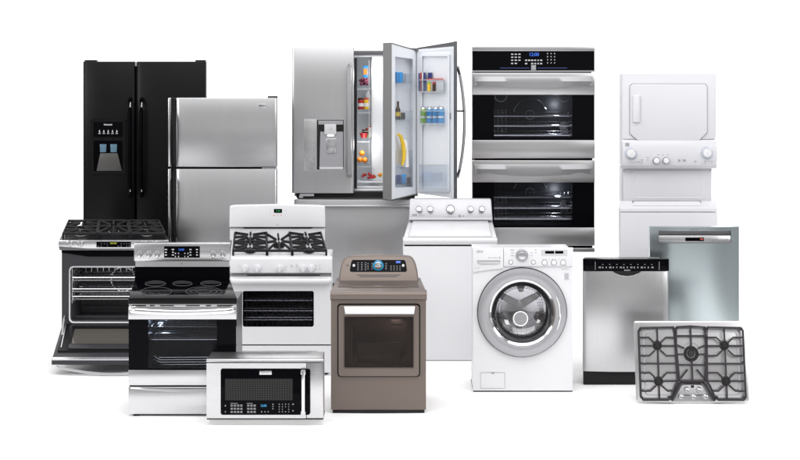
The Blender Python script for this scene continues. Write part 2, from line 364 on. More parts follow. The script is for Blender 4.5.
cp = t.part('control_panel', t.mb().box(304.2, 316.8, 119.2, 170, fz-.005, fz, .001), 'steelh', ld)
m = t.mb(); m.cyl(306.5, 121.6, .7, fz-.007, fz-.005).text('LG', 309.6, 121.8, 1.5, fz-.0062)
m.marks(307, 314, 127, 148, 2, 5, 1.6, .5, fz-.0062).marks(306.5, 314, 151, 166, 3, 4, 1.7, 1.1, fz-.0062, .1, 3); t.part('lettering', m, 'midgrey', cp)
t.part('dispenser_recess', t.mb().box(316.9, 344, 119.4, 169.6, fz+.002, 0), 'blackm', ld)
t.part('recess_panel', t.mb().poly([(320.5, 131.5), (343.2, 131.5), (343.2, 168.8), (319.6, 168.8)], fz-.002, fz+.002), 'silver', ld)
t.part('top_trim', t.mb().box(318.5, 343.2, 120.6, 124.4, fz-.006, fz, .001), 'silver', ld)
t.part('nozzle', t.mb().box(324.6, 336.3, 123.8, 134, fz-.02, fz, .003), 'ltgrey', ld)
t.part('dispenser_light', t.mb().rr(327.4, 334, 134.3, 136, .7, fz-.012, fz), 'e_white', ld)
t.part('paddle', t.mb().poly([(326.2, 138.3), (336.3, 138.3), (336, 153), (327, 153)], fz-.012, fz-.001, .002), 'steelbr', ld)
t.part('drip_tray', t.mb().box(319.6, 343.4, 166.8, 169, fz-.012, fz, .001), 'ltgrey', ld)
t.part('lettering', t.mb().ring(circ(331.2, 128.8, 1.3, 16), circ(331.2, 128.8, .9, 16), fz-.0215, fz-.02).ring(circ(331.4, 144.6, 1.5, 16), circ(331.4, 144.6, 1.1, 16), fz-.0135, fz-.012), 'midgrey', ld)
m = t.mb().bow(294, 418, 199.5, BASE-5, .0, .07, .02, r=.01, bev=.003); fd = t.part('freezer_drawer', m, 'steel')
t.part('drawer_handle', t.mb().tube([(300, 207, .0), (302, 205.5, -.05), (330, 205, -.075), (356, 205, -.08), (382, 205, -.075), (411, 205.5, -.05), (413, 207, 0)], .017, 10, .8), 'handle', fd)
t.part('hinge', t.mb().box(300, 314, 193.8, 196.2, .0, .06).box(299, 303, 195, 198, .02, .06), 'satin')
t.part('toe_grille', t.mb().box(297, 414, BASE-5, BASE, .03, .1), 'blackm')
# middle door: a frame round an open compartment, swung towards the viewer
A, Bq, Cq, Dq = (416, 50.5, 194, .0), (391.5, 43.3, 200, -.36), (383, 43.6, 199, -.31), (408, 51, 193.6, .05)
top = [t.at(p[0], p[1], p[3]) for p in (A, Bq, Cq, Dq)]; bot = [t.at(p[0], p[2], p[3]) for p in (A, Bq, Cq, Dq)]
def face1(px, py, off=0):         # a point on the open face of the middle door
    u = (416-px)/24.5; return t.at(px, py, -.36*u+off)
m = t.mb(); V = top+bot; o4 = [face1(395.2, 56.5), face1(412.8, 59), face1(412.8, 187), face1(395.2, 188)]; i4 = [p+Vector((0, .11, 0)) for p in o4]
m.faces([V[1], V[0], V[4], V[5]]+o4+i4, [(0, 1, 5, 4), (1, 2, 6, 5), (2, 3, 7, 6), (3, 0, 4, 7), (4, 5, 9, 8), (5, 6, 10, 9), (6, 7, 11, 10), (7, 4, 8, 11), (8, 9, 10, 11)])
m.faces(V, [(3, 0, 4, 7), (2, 3, 7, 6)])
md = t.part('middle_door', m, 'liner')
g = .003
m = t.mb(); m.hexa([t.at(391.7, 43.2, -.362), t.at(382.9, 43.5, -.312), t.at(382.9, 199.1, -.312), t.at(391.7, 200.2, -.362)], [t.at(392, 43.2, -.345), t.at(383.4, 43.5, -.297), t.at(383.4, 199.1, -.297), t.at(392, 200.2, -.345)])
t.part('door_edge', m, 'edge', md)
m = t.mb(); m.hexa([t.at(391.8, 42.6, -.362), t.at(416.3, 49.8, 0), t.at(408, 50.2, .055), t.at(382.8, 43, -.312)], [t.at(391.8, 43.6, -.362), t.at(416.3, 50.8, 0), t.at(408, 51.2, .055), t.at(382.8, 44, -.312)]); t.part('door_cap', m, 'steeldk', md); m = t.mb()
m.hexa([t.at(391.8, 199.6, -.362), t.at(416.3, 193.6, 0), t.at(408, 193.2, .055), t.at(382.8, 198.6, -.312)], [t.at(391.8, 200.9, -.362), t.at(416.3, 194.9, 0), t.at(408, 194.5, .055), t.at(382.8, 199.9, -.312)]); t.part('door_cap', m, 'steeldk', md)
for y, hh in ((82.5, 9), (119.5, 9), (167, 17), (183.5, 8)):
    m = t.mb(); m.hexa([face1(395.3, y, .0), face1(412.6, y, .0), face1(412.6, y, .1), face1(395.3, y, .1)], [face1(395.3, y+1, .0), face1(412.6, y+1, .0), face1(412.6, y+1, .1), face1(395.3, y+1, .1)])
    m.hexa([face1(395.3, y-hh, .0), face1(412.6, y-hh, .0), face1(412.6, y, .0), face1(395.3, y, .0)], [face1(395.3, y-hh, .003), face1(412.6, y-hh, .003), face1(412.6, y, .003), face1(395.3, y, .003)])
    t.part('door_bin', m, 'clear', md)
m = t.mb().box(409.8, 418, 47.8, 51.5, -.02, .1, .004); t.part('hinge', m, 'steeldk')
# outer door panel, swung past it: we look at its lined inner face
def face2(px, py, off=0):
    u = (px-417)/37; return t.at(px, py, -.44*u-off)
def quad2(x0, x1, y0, y1, o0, o1, bev=0, m=None, y0r=None, y1r=None):
    m = m or t.mb(); y0r = y0 if y0r is None else y0r; y1r = y1 if y1r is None else y1r
    return m.hexa([face2(x0, y0, o0), face2(x1, y0r, o0), face2(x1, y1r, o0), face2(x0, y1, o0)], [face2(x0, y0, o1), face2(x1, y0r, o1), face2(x1, y1r, o1), face2(x0, y1, o1)], bev)
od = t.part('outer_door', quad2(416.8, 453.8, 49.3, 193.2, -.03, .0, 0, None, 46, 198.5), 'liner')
m = t.mb(); m.hexa([face2(418, 47.6, -.0), face2(456.6, 41.2, .0), face2(456.6, 41.2, -.06), face2(418, 47.6, -.06)], [face2(418, 49.4, .0), face2(456.6, 46, .0), face2(456.6, 46, -.06), face2(418, 49.4, -.06)])
m.hexa([face2(453.7, 41.3, .004), face2(457.2, 41, .004), face2(457.2, 198.8, .004), face2(453.7, 198.6, .004)], [face2(453.7, 41.3, -.06), face2(457.2, 41, -.06), face2(457.2, 198.8, -.06), face2(453.7, 198.6, -.06)])
t.part('door_edge', m, 'steeldk', od)
m = quad2(420.3, 449.5, 54, 56.2, .004, .03, 0); quad2(420.3, 449.5, 190, 191.8, .004, .03, 0, m); quad2(420.3, 422.3, 56, 190, .004, .03, 0, m); quad2(447.5, 449.5, 56, 190, .004, .03, 0, m)
quad2(418.6, 452, 51.2, 51.9, .0, .006, 0, m, 48.8, 49.5); quad2(418.6, 452, 190.6+1.5, 191.3+1.5, .0, .006, 0, m, 195.6, 196.3); quad2(451.3, 452, 49, 196, .0, .006, 0, m)
t.part('raised_liner', m, 'liner', od)
for y0, y1, x1 in ((80, 92, 445), (111, 124, 445), (165, 189.5, 447.4)):
    m = quad2(419, x1, y0, y1, .085, .088); quad2(419, x1, y1-.6, y1, .0, .085, 0, m); t.part('door_bin', m, 'clear', od)
    m = quad2(419, x1, y0-.5, y0+.2, .088, .092); quad2(419, x1, y1-.6, y1+.3, .088, .092, 0, m); t.part('bin_rim', m, 'ltgrey', od)
t.part('latch', quad2(449.6, 450.8, 113, 119, .0, .012), 'midgrey', od)
P = []
for k in range(13):
    a = k/12; P.append(t.at(457.5+7*math.sin(a*PI)**.8, 66+112*a, -.44+.06+.02))
t.part('handle', t.mb().tubew(P, .013, 10), 'satin', od)
t.part('handle_post', t.mb().tubew([t.at(456.5, 111, -.38), t.at(464, 111, -.37)], .007).tubew([t.at(457.2, 68, -.4), P[1]], .008).tubew([t.at(457.2, 176, -.4), P[-2]], .008), 'blackm', od)
ip = bpy.data.lights.new('refrigerator_lamp', 'POINT'); ip.energy = 1.4; ip.shadow_soft_size = .06  # two point lights added to brighten the shelves, no bulb modelled
lo = bpy.data.objects.new('refrigerator_lamp', ip); COL.objects.link(lo); lo.location = t.v(374, 72, .10)
lo = bpy.data.objects.new('refrigerator_lamp', ip); COL.objects.link(lo); lo.location = t.v(364, 146, .10)
# food and drinks: every one a thing of its own
def food(name, m, mt, label, cat, loc, group=None): return single(name, m, mt, label, cat, Vector(loc), group)
def onface(px, pyb, w, h, f, off, r=True):   # upright cylinder standing at px, row pyb
    c = f(px, pyb, off); return c, w/2/sc(Y), h/sc(Y)
G = 'food and drink in the refrigerator'
for px, colr, lb in ((423.3, 'green', 'green drink can, leftmost in the door bin of the open refrigerator'), (429.6, 'cblue', 'blue drink can next to the green can in the door bin'), (435.6, 'cblue', 'blue drink can between two other blue cans in the door bin'), (441, 'cblue', 'blue drink can at the right end of the door bin')):
    c, r, h = onface(px, 123, 5.6, 16.5, face2, .045)
    e = bpy.data.objects.new('drink_can', None); COL.objects.link(e); e.location = c; e['label'] = lb; e['category'] = 'can'; e['group'] = 'drink cans in the door bin'
    o = finish('can_body', MB(Y).vcyl(c, r, h*.84, 16), colr, c); o.parent = e
    o = finish('can_top', MB(Y).vcyl(c+Vector((0, 0, h*.84)), r, h*.1, 16, r*.75).vcyl(c+Vector((0, 0, h*.94)), r*.78, h*.04, 16), 'satin', c); o.parent = e
    o = finish('label_band', MB(Y).vcyl(c+Vector((0, 0, h*.3)), r*1.02, h*.12, 16), 'card', c); o.parent = e
for k, (x0, x1, y0, mt, lb) in enumerate(((418.4, 419.8, 73, 'navy', 'slim navy carton at the left end of the upper door bin'), (420.2, 421.6, 72.5, 'red', 'slim red carton in the upper door bin'), (421.9, 423.1, 73, 'card', 'slim white carton in the upper door bin'), (423.4, 425.6, 72.4, 'navy', 'dark blue carton in the middle of the upper door bin'), (428, 432, 72.6, 'navy', 'navy and white carton behind the wide box in the door bin'))):
    m = quad2(x0, x1, y0, 91, .02 if k < 4 else .01, .07 if k < 4 else .03, .002); food('food_carton', m, mt, lb, 'carton', face2((x0+x1)/2, 91, .04), 'cartons in the upper door bin')
m = quad2(427, 443.5, 79.5, 91, .035, .065, .002); o = food('food_box', m, 'card', 'wide white box with a red top band in the upper door bin', 'box', face2(435, 91, .05))
m2 = quad2(427.2, 443.3, 78.4, 80.6, .034, .0665); b2 = finish('lid_band', m2, 'redl', o.location); b2.parent = o
for px, mt, lb in ((429.4, 'yellow', 'small yellow jar in front of the white box'), (434.3, 'brown', 'small dark red jar in front of the white box')):
    c, r, h = onface(px, 91, 4, 9, face2, .078); e = food('jar', MB(Y).vcyl(c, r, h*.8, 14), mt, lb, 'jar', c); l = finish('lid', MB(Y).vcyl(c+Vector((0, 0, h*.8)), r*.9, h*.2, 14), 'green' if mt == 'yellow' else 'red', c); l.parent = e
# in the middle door
c = face1(399, 82.4, .05); food('water_cup', MB(Y).vcyl(c, .03, .09, 14, .034), 'cblue', 'blue cup on the top bin of the middle door', 'cup', c)
c = face1(404, 82.4, .06); food('jam_jar', MB(Y).vcyl(c, .02, .075, 14), 'clear', 'clear jar beside the blue cup in the middle door', 'jar', c)
c = face1(398, 119.4, .045); e = food('sauce_bottle', MB(Y).vcyl(c, .022, .085, 14).vcyl(c+Vector((0, 0, .085)), .022, .03, 14, .009).vcyl(c+Vector((0, 0, .115)), .009, .045, 10), 'brown', 'dark brown sauce bottle in the middle door', 'bottle', c)
l = finish('label_band', MB(Y).vcyl(c+Vector((0, 0, .03)), .0225, .035, 14), 'yellow', c); l.parent = e
c = face1(403, 119.4, .05); food('jam_jar', MB(Y).vcyl(c, .02, .06, 14), 'brown', 'short dark jar beside the brown bottle', 'jar', c)
c = face1(404.5, 166.8, .06); e = food('juice_jug', MB(Y).vcyl(c, .042, .2, 18, .03).vcyl(c+Vector((0, 0, .2)), .03, .04, 14, .016), 'card', 'white jug in the middle door behind the yellow squash', 'jug', c)
P = [face1(397.5, 134, .02), face1(400.6, 136, .01), face1(402.8, 143, .0), face1(403.9, 151, .0), face1(403.8, 158, .0), face1(402, 165.5, .01)]
food('yellow_squash', MB(Y).tubew(P, [.008, .015, .018, .019, .018, .010], 12), 'yellow', 'long curved yellow squash standing in the middle door', 'squash', face1(402, 166.8, .02))
for x0, x1, y0, mt, lb in ((396.5, 401, 175, 'navy', 'dark blue packet in the lowest bin of the middle door'), (402, 406, 174, 'cblue', 'bright blue packet in the lowest bin of the middle door'), (407, 411, 177, 'brown', 'brown packet in the lowest bin of the middle door')):
    m = MB(Y); m.hexa([face1(x0, y0, .02), face1(x1, y0, .02), face1(x1, 183.4, .02), face1(x0, 183.4, .02)], [face1(x0, y0, .06), face1(x1, y0, .06), face1(x1, 183.4, .06), face1(x0, 183.4, .06)], .003)
    food('food_packet', m, mt, lb, 'packet', face1((x0+x1)/2, 183.4, .04))
# on the cabinet shelves
def sh(px, py, d=.2): return t.v(px, py, d)
c = sh(365.5, 86); e = food('juice_carton', MB(Y).box(362.5, 368, 62, 72, .2, .26, .003), 'cblue', 'blue and orange carton hanging high on the top shelf', 'carton', sh(365, 86)) if False else None
m = MB(Y).box(362.5, 367.5, 66, 85.9, .24, .3, .003); e = food('juice_carton', m, 'cblue', 'tall blue carton with orange print on the top shelf', 'carton', sh(365, 86, .27)); l = finish('label_band', MB(Y).box(363, 367, 69, 75, .236, .24), 'orange', e.location); l.parent = e
m = MB(Y); R = random.Random(4)
for k in range(22): m.sph(sh(359.5+R.random()*8, 85-R.random()*6.5, .14+R.random()*.06), .0135, 8)
food('grape_bunch', m, 'purple', 'bunch of dark red grapes on the top shelf', 'grapes', sh(363, 86, .17))
for x, r, mt, lc, lb in ((360.3, .027, 'red', 'brown', 'red jar on the second shelf'), (366, .024, 'yellow', 'redl', 'yellow jar on the second shelf')):
    c = sh(x, 109.9, .17); e = food('jar', MB(Y).vcyl(c, r, .085, 16, bev=.003), mt, lb, 'jar', c); l = finish('lid', MB(Y).vcyl(c+Vector((0, 0, .085)), r*.9, .018, 14), lc, c); l.parent = e; l = finish('paper_label', MB(Y).vcyl(c+Vector((0, 0, .025)), r*1.02, .03, 16), 'card', c); l.parent = e
c = sh(363.5, 138.9, .19); e = food('food_bowl', MB(Y).vcyl(c, .025, .045, 20, .043), 'red', 'red bowl with a dark lid on the third shelf', 'bowl', c)
l = finish('lid', MB(Y).vcyl(c+Vector((0.01, 0, .046)), .03, .012, 20).vcyl(c+Vector((0.01, 0, .062)), .03, .012, 20), 'brown', c); l.parent = e; l2 = finish('rim', MB(Y).vcyl(c+Vector((.01, 0, .0585)), .032, .004, 20), 'card', c); l2.parent = e
for x, y, lb in ((359.3, 161, 'orange at the front left of the fruit bin'), (364.5, 161.4, 'orange at the front right of the fruit bin'), (361.5, 154.5, 'orange resting on top of the two others in the fruit bin')):
    food('orange', MB(Y).sph(sh(x, y, .17), .026, 14), 'orange', lb, 'orange', sh(x, y+2.9, .17), 'oranges in the fruit bin')
e = food('fruit_tray', MB(Y).ring(rrect(360, 383, 176.5, 181.6, 1), rrect(360.6, 382.4, 176.5, 181.0, 1), .1, .2), 'clear', 'clear tray of red and yellow fruit on the crisper drawer', 'tray', sh(371, 182, .15))
R = random.Random(2)
for k in range(20):
    x = 362+R.random()*19; p = sh(x, 179.5-R.random()*4.5, .11+R.random()*.07)
    food('cherry_tomato' if x < 374 else 'yellow_tomato', MB(Y).sph(p, .0125, 8), 'red' if x < 374 else ('yellow' if k % 2 else 'orange'), 'small red tomato in the left part of the clear tray' if x < 374 else 'small yellow or orange tomato at the right end of the clear tray', 'tomato', p-Vector((0, 0, .0125)), 'red tomatoes in the tray' if x < 374 else 'yellow tomatoes in the tray')

for x, w_, h_, mt, lb in ((366.5, .018, .07, 'green', 'small green jar at the right of the third shelf'), (369.3, .016, .09, 'card', 'thin white bottle at the back of the third shelf')):
    c = sh(x, 138.9, .3); e = food('jar', MB(Y).vcyl(c, w_, h_, 14, bev=.003), mt, lb, 'jar', c); l = finish('lid', MB(Y).vcyl(c+Vector((0, 0, h_)), w_*.8, .014, 12), 'redl', c); l.parent = e
c = sh(367.5, 109.9, .32); food('milk_bottle', MB(Y).vcyl(c, .026, .12, 16).vcyl(c+Vector((0, 0, .12)), .026, .04, 14, .012), 'card', 'white bottle behind the jars on the second shelf', 'bottle', c)
c = sh(368.8, 163.8, .3); food('storage_tub', MB(Y).vcyl(c, .03, .07, 16, .034), 'clear', 'clear tub behind the oranges', 'tub', c)
for x0, x1, y0, mt, lb in ((422, 429, 172, 'green', 'green vegetable packet in the large bottom bin of the door'), (431, 439, 175, 'card', 'white packet in the large bottom bin of the door')):
    pass
# ================================================================== 4 double wall oven
Y = 3.2; BASE = 252
plinth(478, 570, BASE, Y+.04, Y+.62, 'tall white display plinth under the double wall oven')
t = Thing('double_wall_oven', 'stainless and black double wall oven with two dark glass doors', 'oven', Y, 533, BASE)
m = t.mb()
m.box(474, 592, 50, 92, .05, .5).box(474, 592, 143, 180, .05, .5).box(474, 592, 229, 249, .05, .5).box(474, 486, 92, 229, .05, .5).box(580, 592, 92, 229, .05, .5).box(486, 580, 92, 229, .42, .5)
t.part('cabinet', m, 'blackm')
t.part('top_trim', t.mb().box(472, 594.6, 46.4, 51, -.02, .08, .003), 'steelh')
cp = t.part('control_panel', t.mb().box(472.3, 594.3, 51, 70.4, -.015, .05), 'blackg')
m = t.mb()
for c0, y0, n in ((511, 53.6, 3), (511, 56.6, 3), (511, 59.6, 3), (511, 62.8, 2)):
    for k in range(n): m.box(c0+k*3.6, c0+k*3.6+2.2, y0, y0+1.1, -.0165, -.015)
for i in range(3):
    for j in range(4): m.box(547+i*3.5, 547.9+i*3.5, 53+j*3.1, 54+j*3.1, -.0165, -.015)
m.marks(526, 541, 60.2, 63.5, 6, 2, 2.2, 1.3, -.0165, .05, 5); t.part('lettering', m, 'ltgrey', cp)
t.part('display', t.mb().text('12:00', 533.8, 54.5, 3.4, -.017, squeeze=.95, bold=.0006), 'e_blue', cp)
t.part('glow_strip', t.mb().box(500, 529.5, 67.5, 68.4, -.017, -.015).box(537.5, 567, 67.5, 68.4, -.017, -.015), 'e_glow', cp)
t.part('badge', t.mb().box(531, 535.8, 65, 70, -.018, -.012), 'midgrey', cp)
t.part('panel_trim', t.mb().box(472, 594.6, 70.4, 71.8, -.02, .04), 'steelh')
for k, (y0, g0, g1, y1, lab) in enumerate(((72.8, 94.7, 140, 158.2, 'upper oven door'), (160.2, 182.2, 227.4, 245.6, 'lower oven door'))):
    m = t.mb(); m.box(472, 594.6, y0, g0, -.02, .04, .004); m.box(472, 594.6, g1, y1, -.02, .04, .004)
    dr = t.part('oven_door', m, 'steelh', None, lab)
    t.part('glass_border', t.mb().ring([(472.3, g0), (594.3, g0), (594.3, g1), (472.3, g1)], [(494, g0+.3), (572, g0+.3), (572, g1-2.6), (494, g1-2.6)], -.012, .02), 'blackg', dr)
    t.part('window', t.mb().box(494, 572, g0+.3, g1-2.6, -.008, -.003), 'glass', dr)
    # broad bowed handle, deeper in the middle
    m = t.mb(); n = 24; fr = []; bk = []
    V = []
    for i in range(n+1):
        u = -1+2*i/n; px = 533.3+59.3*u; dd = -.035-.06*(1-u**4)
        hb = (y0+14.0)-2.2*math.sin(min(1, (1-abs(u))/.45)*PI)**2+(1.4*(1-(u/.5)**2) if abs(u) < .5 else 0)
        V += [t.v(px, y0+3.4, dd), t.v(px, y0+8.2, dd-.012), t.v(px, hb, dd+.004), t.v(px, hb, dd+.02), t.v(px, y0+3.4, dd+.018)]
    F = []
    for i in range(n):
        for j in range(5): F.append((i*5+j, (i+1)*5+j, (i+1)*5+(j+1) % 5, i*5+(j+1) % 5))
    F += [(0, 1, 2, 3, 4), tuple(n*5+j for j in range(5))]
    m.faces(V, F); t.part('handle', m, 'handle', dr)
    for hx in (474, 589.5): t.part('handle_post', t.mb().box(hx, hx+3, y0+3.5, y0+13, -.05, -.01, .002), 'handle', dr)
    # cavity
    m = t.mb(); a0, a1 = g0-1, g1-1
    m.box(487, 579, a0-1, a0, .06, .41).box(487, 579, a1, a1+1, .06, .41).box(487, 488.5, a0, a1, .06, .41).box(577.5, 579, a0, a1, .06, .41).box(488, 578, a0, a1, .40, .41)
    cav = t.part('oven_cavity', m, 'cavity')
    m = t.mb(); cy = g0+(22 if k == 0 else 14); m.tube([(533+17.2*math.cos(math.radians(a)), cy+17.2*math.sin(math.radians(a)), .37) for a in range(-165, -14, 6)], .006, 6); m.annulus(533, cy, 5, 4.4, .385, .395)
    for a in range(8): m.tube([(533+5*math.cos(a*PI/4), cy+5*math.sin(a*PI/4), .39), (533+1*math.cos(a*PI/4), cy+1*math.sin(a*PI/4), .39)], .002, 5)
    if k == 0: m.annulus(502, g0+1.5, 6.5, 5.8, .2, .21).annulus(566, g0+1.5, 6.5, 5.8, .2, .21)
    t.part('convection_ring', m, 'satin', cav)
    for y in ((g0+22, g0+32, g0+41.5) if k == 0 else (g0+16, g0+27, g0+38)):
        t.part('oven_rack', wire_rack(t.mb(), 490, 576, y, .08, .38, 22, .004, 3, 4).box(512, 552, y-.2, y+.6, .078, .085), 'rack', cav)
    for gx in (490, 576):
        m = t.mb().tube([(gx, g0+14, .2), (gx, g0+38, .2)], .003, 6)
        for q in range(5): m.tube([(gx, g0+14+q*6, .07), (gx, g0+14+q*6, .38)], .003, 6)
        t.part('rack_guide', m, 'rack', cav)
    m = t.mb()
    for q in range(7): m.tube([(495.5, g0+17+q*3.6, .33), (509, g0+17+q*3.6, .33)], .0035, 6)
    for q in range(4): m.tube([(496+q*4, g0+16, .33), (496+q*4, g0+40, .33)], .003, 6)
    t.part('rack_support', m, 'rack', cav)
    m = t.mb(); bx, by = 566.5, g0+(33 if k == 0 else 25)
    for q in range(4): m.annulus(bx, by+q*2.6, 4.6-.5*q, 4.0-.5*q, .24-q*.01, .25-q*.01)
    m.cyl(bx, by, 3, .3, .33, 2); t.part('lamp_cover', m, 'chrome', cav)
    ip = bpy.data.lights.new('oven_lamp', 'POINT'); ip.energy = 1.7; ip.color = (.88, .93, 1); ip.shadow_soft_size = .02
    lo = bpy.data.objects.new('oven_lamp', ip); COL.objects.link(lo); lo.location = t.v(560, g0+12, .2)
t.part('door_gap', t.mb().box(474, 592.5, 158.4, 160, .0, .05).box(474, 592.5, 245.8, 247.8, -.0, .05), 'blackg')
t.part('bottom_trim', t.mb().box(473, 594.6, 247.8, 252, -.015, .06, .003), 'steelh')

# ================================================================== 5 stacked laundry centre
Y = 2.9; BASE = 300
plinth(623, 714, BASE, Y+.03, Y+.62, 'white display plinth under the stacked laundry centre')
t = Thing('laundry_center', 'tall white stacked washer and dryer tower at the far right', 'washer and dryer', Y, 669, BASE)
up = t.part('dryer_body', t.mb().box(624.5, 715.4, 73.6, 168, .02, .38, .012, 3), 'white2')
t.part('front_panel', t.mb().rr(622, 716, 73.2, 139, 2, -.004, .02, .003), 'white2', up)
oct_ = [(632, 83.6), (705, 83.6), (707.2, 86), (707.2, 132.5), (698, 142), (639.6, 142.4), (629.4, 134), (629.4, 86)]
oc2 = [(668.3+(x-668.3)*.99, 113+(y-113)*.986) for x, y in oct_]
rr1 = [(668.3+(x-668.3)*1.005, 113+(y-113)*1.008) for x, y in oct_]
t.part('door_seam', t.mb().poly(rr1, -.0055, .01), 'midgrey', up)
dr = t.part('dryer_door', t.mb().poly(oc2, -.022, .012, .006, 3), 'white2', up)
t.part('handle', t.mb().rr(632.2, 639.4, 95, 122.4, 1.6, -.042, -.018, .008), 'white2', dr)
m = t.mb().side([(-.03, 141), (-.045, 147), (-.045, 158), (-.03, 165), (.0, 168.5), (.05, 168.5), (.05, 140), (.0, 139.4)], 621.6, 716.4, .004)
cp = t.part('control_panel', m, 'white2')
t.part('badge', t.mb().box(624.8, 628.4, 142.6, 145.6, -.047, -.04), 'midgrey', cp)
for x, y in ((630.3, 153.3), (706, 152.8)):
    k = t.part('dial', t.mb().cyl(x, y, 5.2, -.052, -.044, bev=.002), 'ltgrey', cp); 
    t.part('knob', t.mb().cyl(x, y, 3.9, -.082, -.05, 4.2, bev=.004).box(x-.6, x+.6, y-4, y+4, -.092, -.08, .002), 'whitepl', k)
    m = t.mb()
    for a in range(14):
        th = a*2*PI/16-.3; m.box(x+6*math.cos(th)-.35, x+6*math.cos(th)+.35, y+6*math.sin(th)-.3, y+6*math.sin(th)+.3, -.0465, -.045)
    t.part('scale_print', m, 'cblue', k)
for x in (655.6, 665.3):
    k = t.part('knob_ring', t.mb().annulus(x, 160.2, 3.7, 3.0, -.05, -.04, 24), 'midgrey', cp); t.part('knob', t.mb().cyl(x, 160.2, 2.8, -.072, -.04, bev=.003), 'whitepl', k)
m = t.mb().marks(641, 647, 157, 162, 2, 3, 2, .7, -.0465).marks(653, 667, 154.4, 154.4, 4, 1, 2, .6, -.0465).box(677.5, 679.5, 159, 161, -.0465, -.045).box(682, 685, 159, 160.6, -.0465, -.045)
m.marks(637, 639, 159.5, 161.5, 1, 2, 2.4, .8, -.0465).marks(694, 695, 158.5, 161, 1, 2, 2.2, .8, -.0465).marks(626, 635, 161.6, 162.6, 4, 1, 2, .5, -.0465).marks(701, 711, 161, 163, 4, 2, 2, .5, -.0465); t.part('lettering', m, 'midgrey', cp)
t.part('neck_panel', t.mb().box(624, 713, 168, 205, .07, .36, .004), 'white2')
t.part('neck_recess', t.mb().ring(rrect(634, 704, 171.5, 199, 2), rrect(634.6, 703.4, 172.1, 198.4, 1.8), .066, .07), 'whitepl')
for x in (624.6, 712): t.part('screw', t.mb().cyl(x, 171, .6, .064, .07), 'midgrey')
wb = t.part('washer_body', t.mb().box(620, 717.6, 212.4, BASE-3, .0, .05, .01).box(624, 716.6, 212.4, BASE-3, .05, .42), 'white2')
m = t.mb(); m.side([(.0, 211.9), (.006, 208.5), (.05, 203), (.068, 201.5), (.068, 211.9)], 620, 717.6, .003); t.part('washer_top', m, 'white2', wb)
m = t.mb(); m.side([(.022, 205.8), (.058, 200.8), (.066, 200.8), (.03, 206.6)], 633, 702); t.part('washer_lid', m, 'white2', wb)
t.part('lid_seam', t.mb().box(633.4, 701.6, 200.9, 201.7, .05, .0575).box(633, 634, 200.9, 204.5, .04, .05).box(700.8, 701.8, 200.9, 204.5, .04, .05), 'midgrey', wb)
t.part('base', t.mb().box(622, 715, BASE-3, BASE, .03, .5), 'midgrey')

# ------------------------------------------------------------------ shared: cast iron grate across a sloping top
def top_map(t, xb0, xb1, yb, xf0, xf1, yf, dd):
    """maps u (left-right 0..1), w (0 back..1 front), h (metres up) to a point on the sloping cooktop"""
    def f(u, w_, h=0):
        b0, b1 = t.at(xb0, yb, dd), t.at(xb1, yb, dd); f0, f1 = t.at(xf0, yf, 0), t.at(xf1, yf, 0)
        p = (b0.lerp(b1, u)).lerp(f0.lerp(f1, u), w_); return p+Vector((0, 0, h))
    return f
def slab(m, f, u0, u1, w0, w1, h0, h1, bev=0):
    return m.hexa([f(u0, w0, h0), f(u1, w0, h0), f(u1, w1, h0), f(u0, w1, h0)], [f(u0, w0, h1), f(u1, w0, h1), f(u1, w1, h1), f(u0, w1, h1)], bev)
def ell(m, f, u, w_, ru, rw, h, r=.002, n=28):
    P = [f(u+ru*math.cos(a*2*PI/n), w_+rw*math.sin(a*2*PI/n), h) for a in range(n+1)]; return m.tubew(P, r, 5)
def disc(m, f, u, w_, ru, rw, h0, h1, n=24):
    return m.prism([f(u+ru*math.cos(a*2*PI/n), w_+rw*math.sin(a*2*PI/n), h0) for a in range(n)], [f(u+ru*.9*math.cos(a*2*PI/n), w_+rw*.9*math.sin(a*2*PI/n), h1) for a in range(n)])
def grate(t, f, u0, u1, burners, h, r, mt='iron', parent=None):
    m = t.mb()
    def bar(a, b, h1=h, rr=r): m.tubew([f(a[0], a[1], h1), f(b[0], b[1], h1)], rr, 6, 1.4)
    w0, w1 = .04, .96
    for a, b in (((u0, w0), (u1, w0)), ((u0, w1), (u1, w1)), ((u0, w0), (u0, w1)), ((u1, w0), (u1, w1))): bar(a, b)
    for (bu, bw) in burners:
        for du, dw in ((-1, 0), (1, 0), (0, -1), (0, 1), (-1, -1), (1, -1), (-1, 1), (1, 1)):
            eu = u0 if du < 0 else (u1 if du > 0 else bu); rw = .24 if len(burners) > 1 else .42
            ew = bw+dw*rw; e = (eu, max(w0, min(w1, ew)))
            s_ = (bu+du*.03, bw+dw*.07); m.tubew([f(s_[0], s_[1], h+.012), f(e[0], e[1], h)], r, 6, 1.4)
    if len(burners) > 1: bar((u0, .5), (u1, .5))
    for u in (u0, u1):
        for w_ in (w0, .5, w1): m.tubew([f(u, w_, .002), f(u, w_, h)], r, 6)
    return t.part('grate', m, mt, parent)

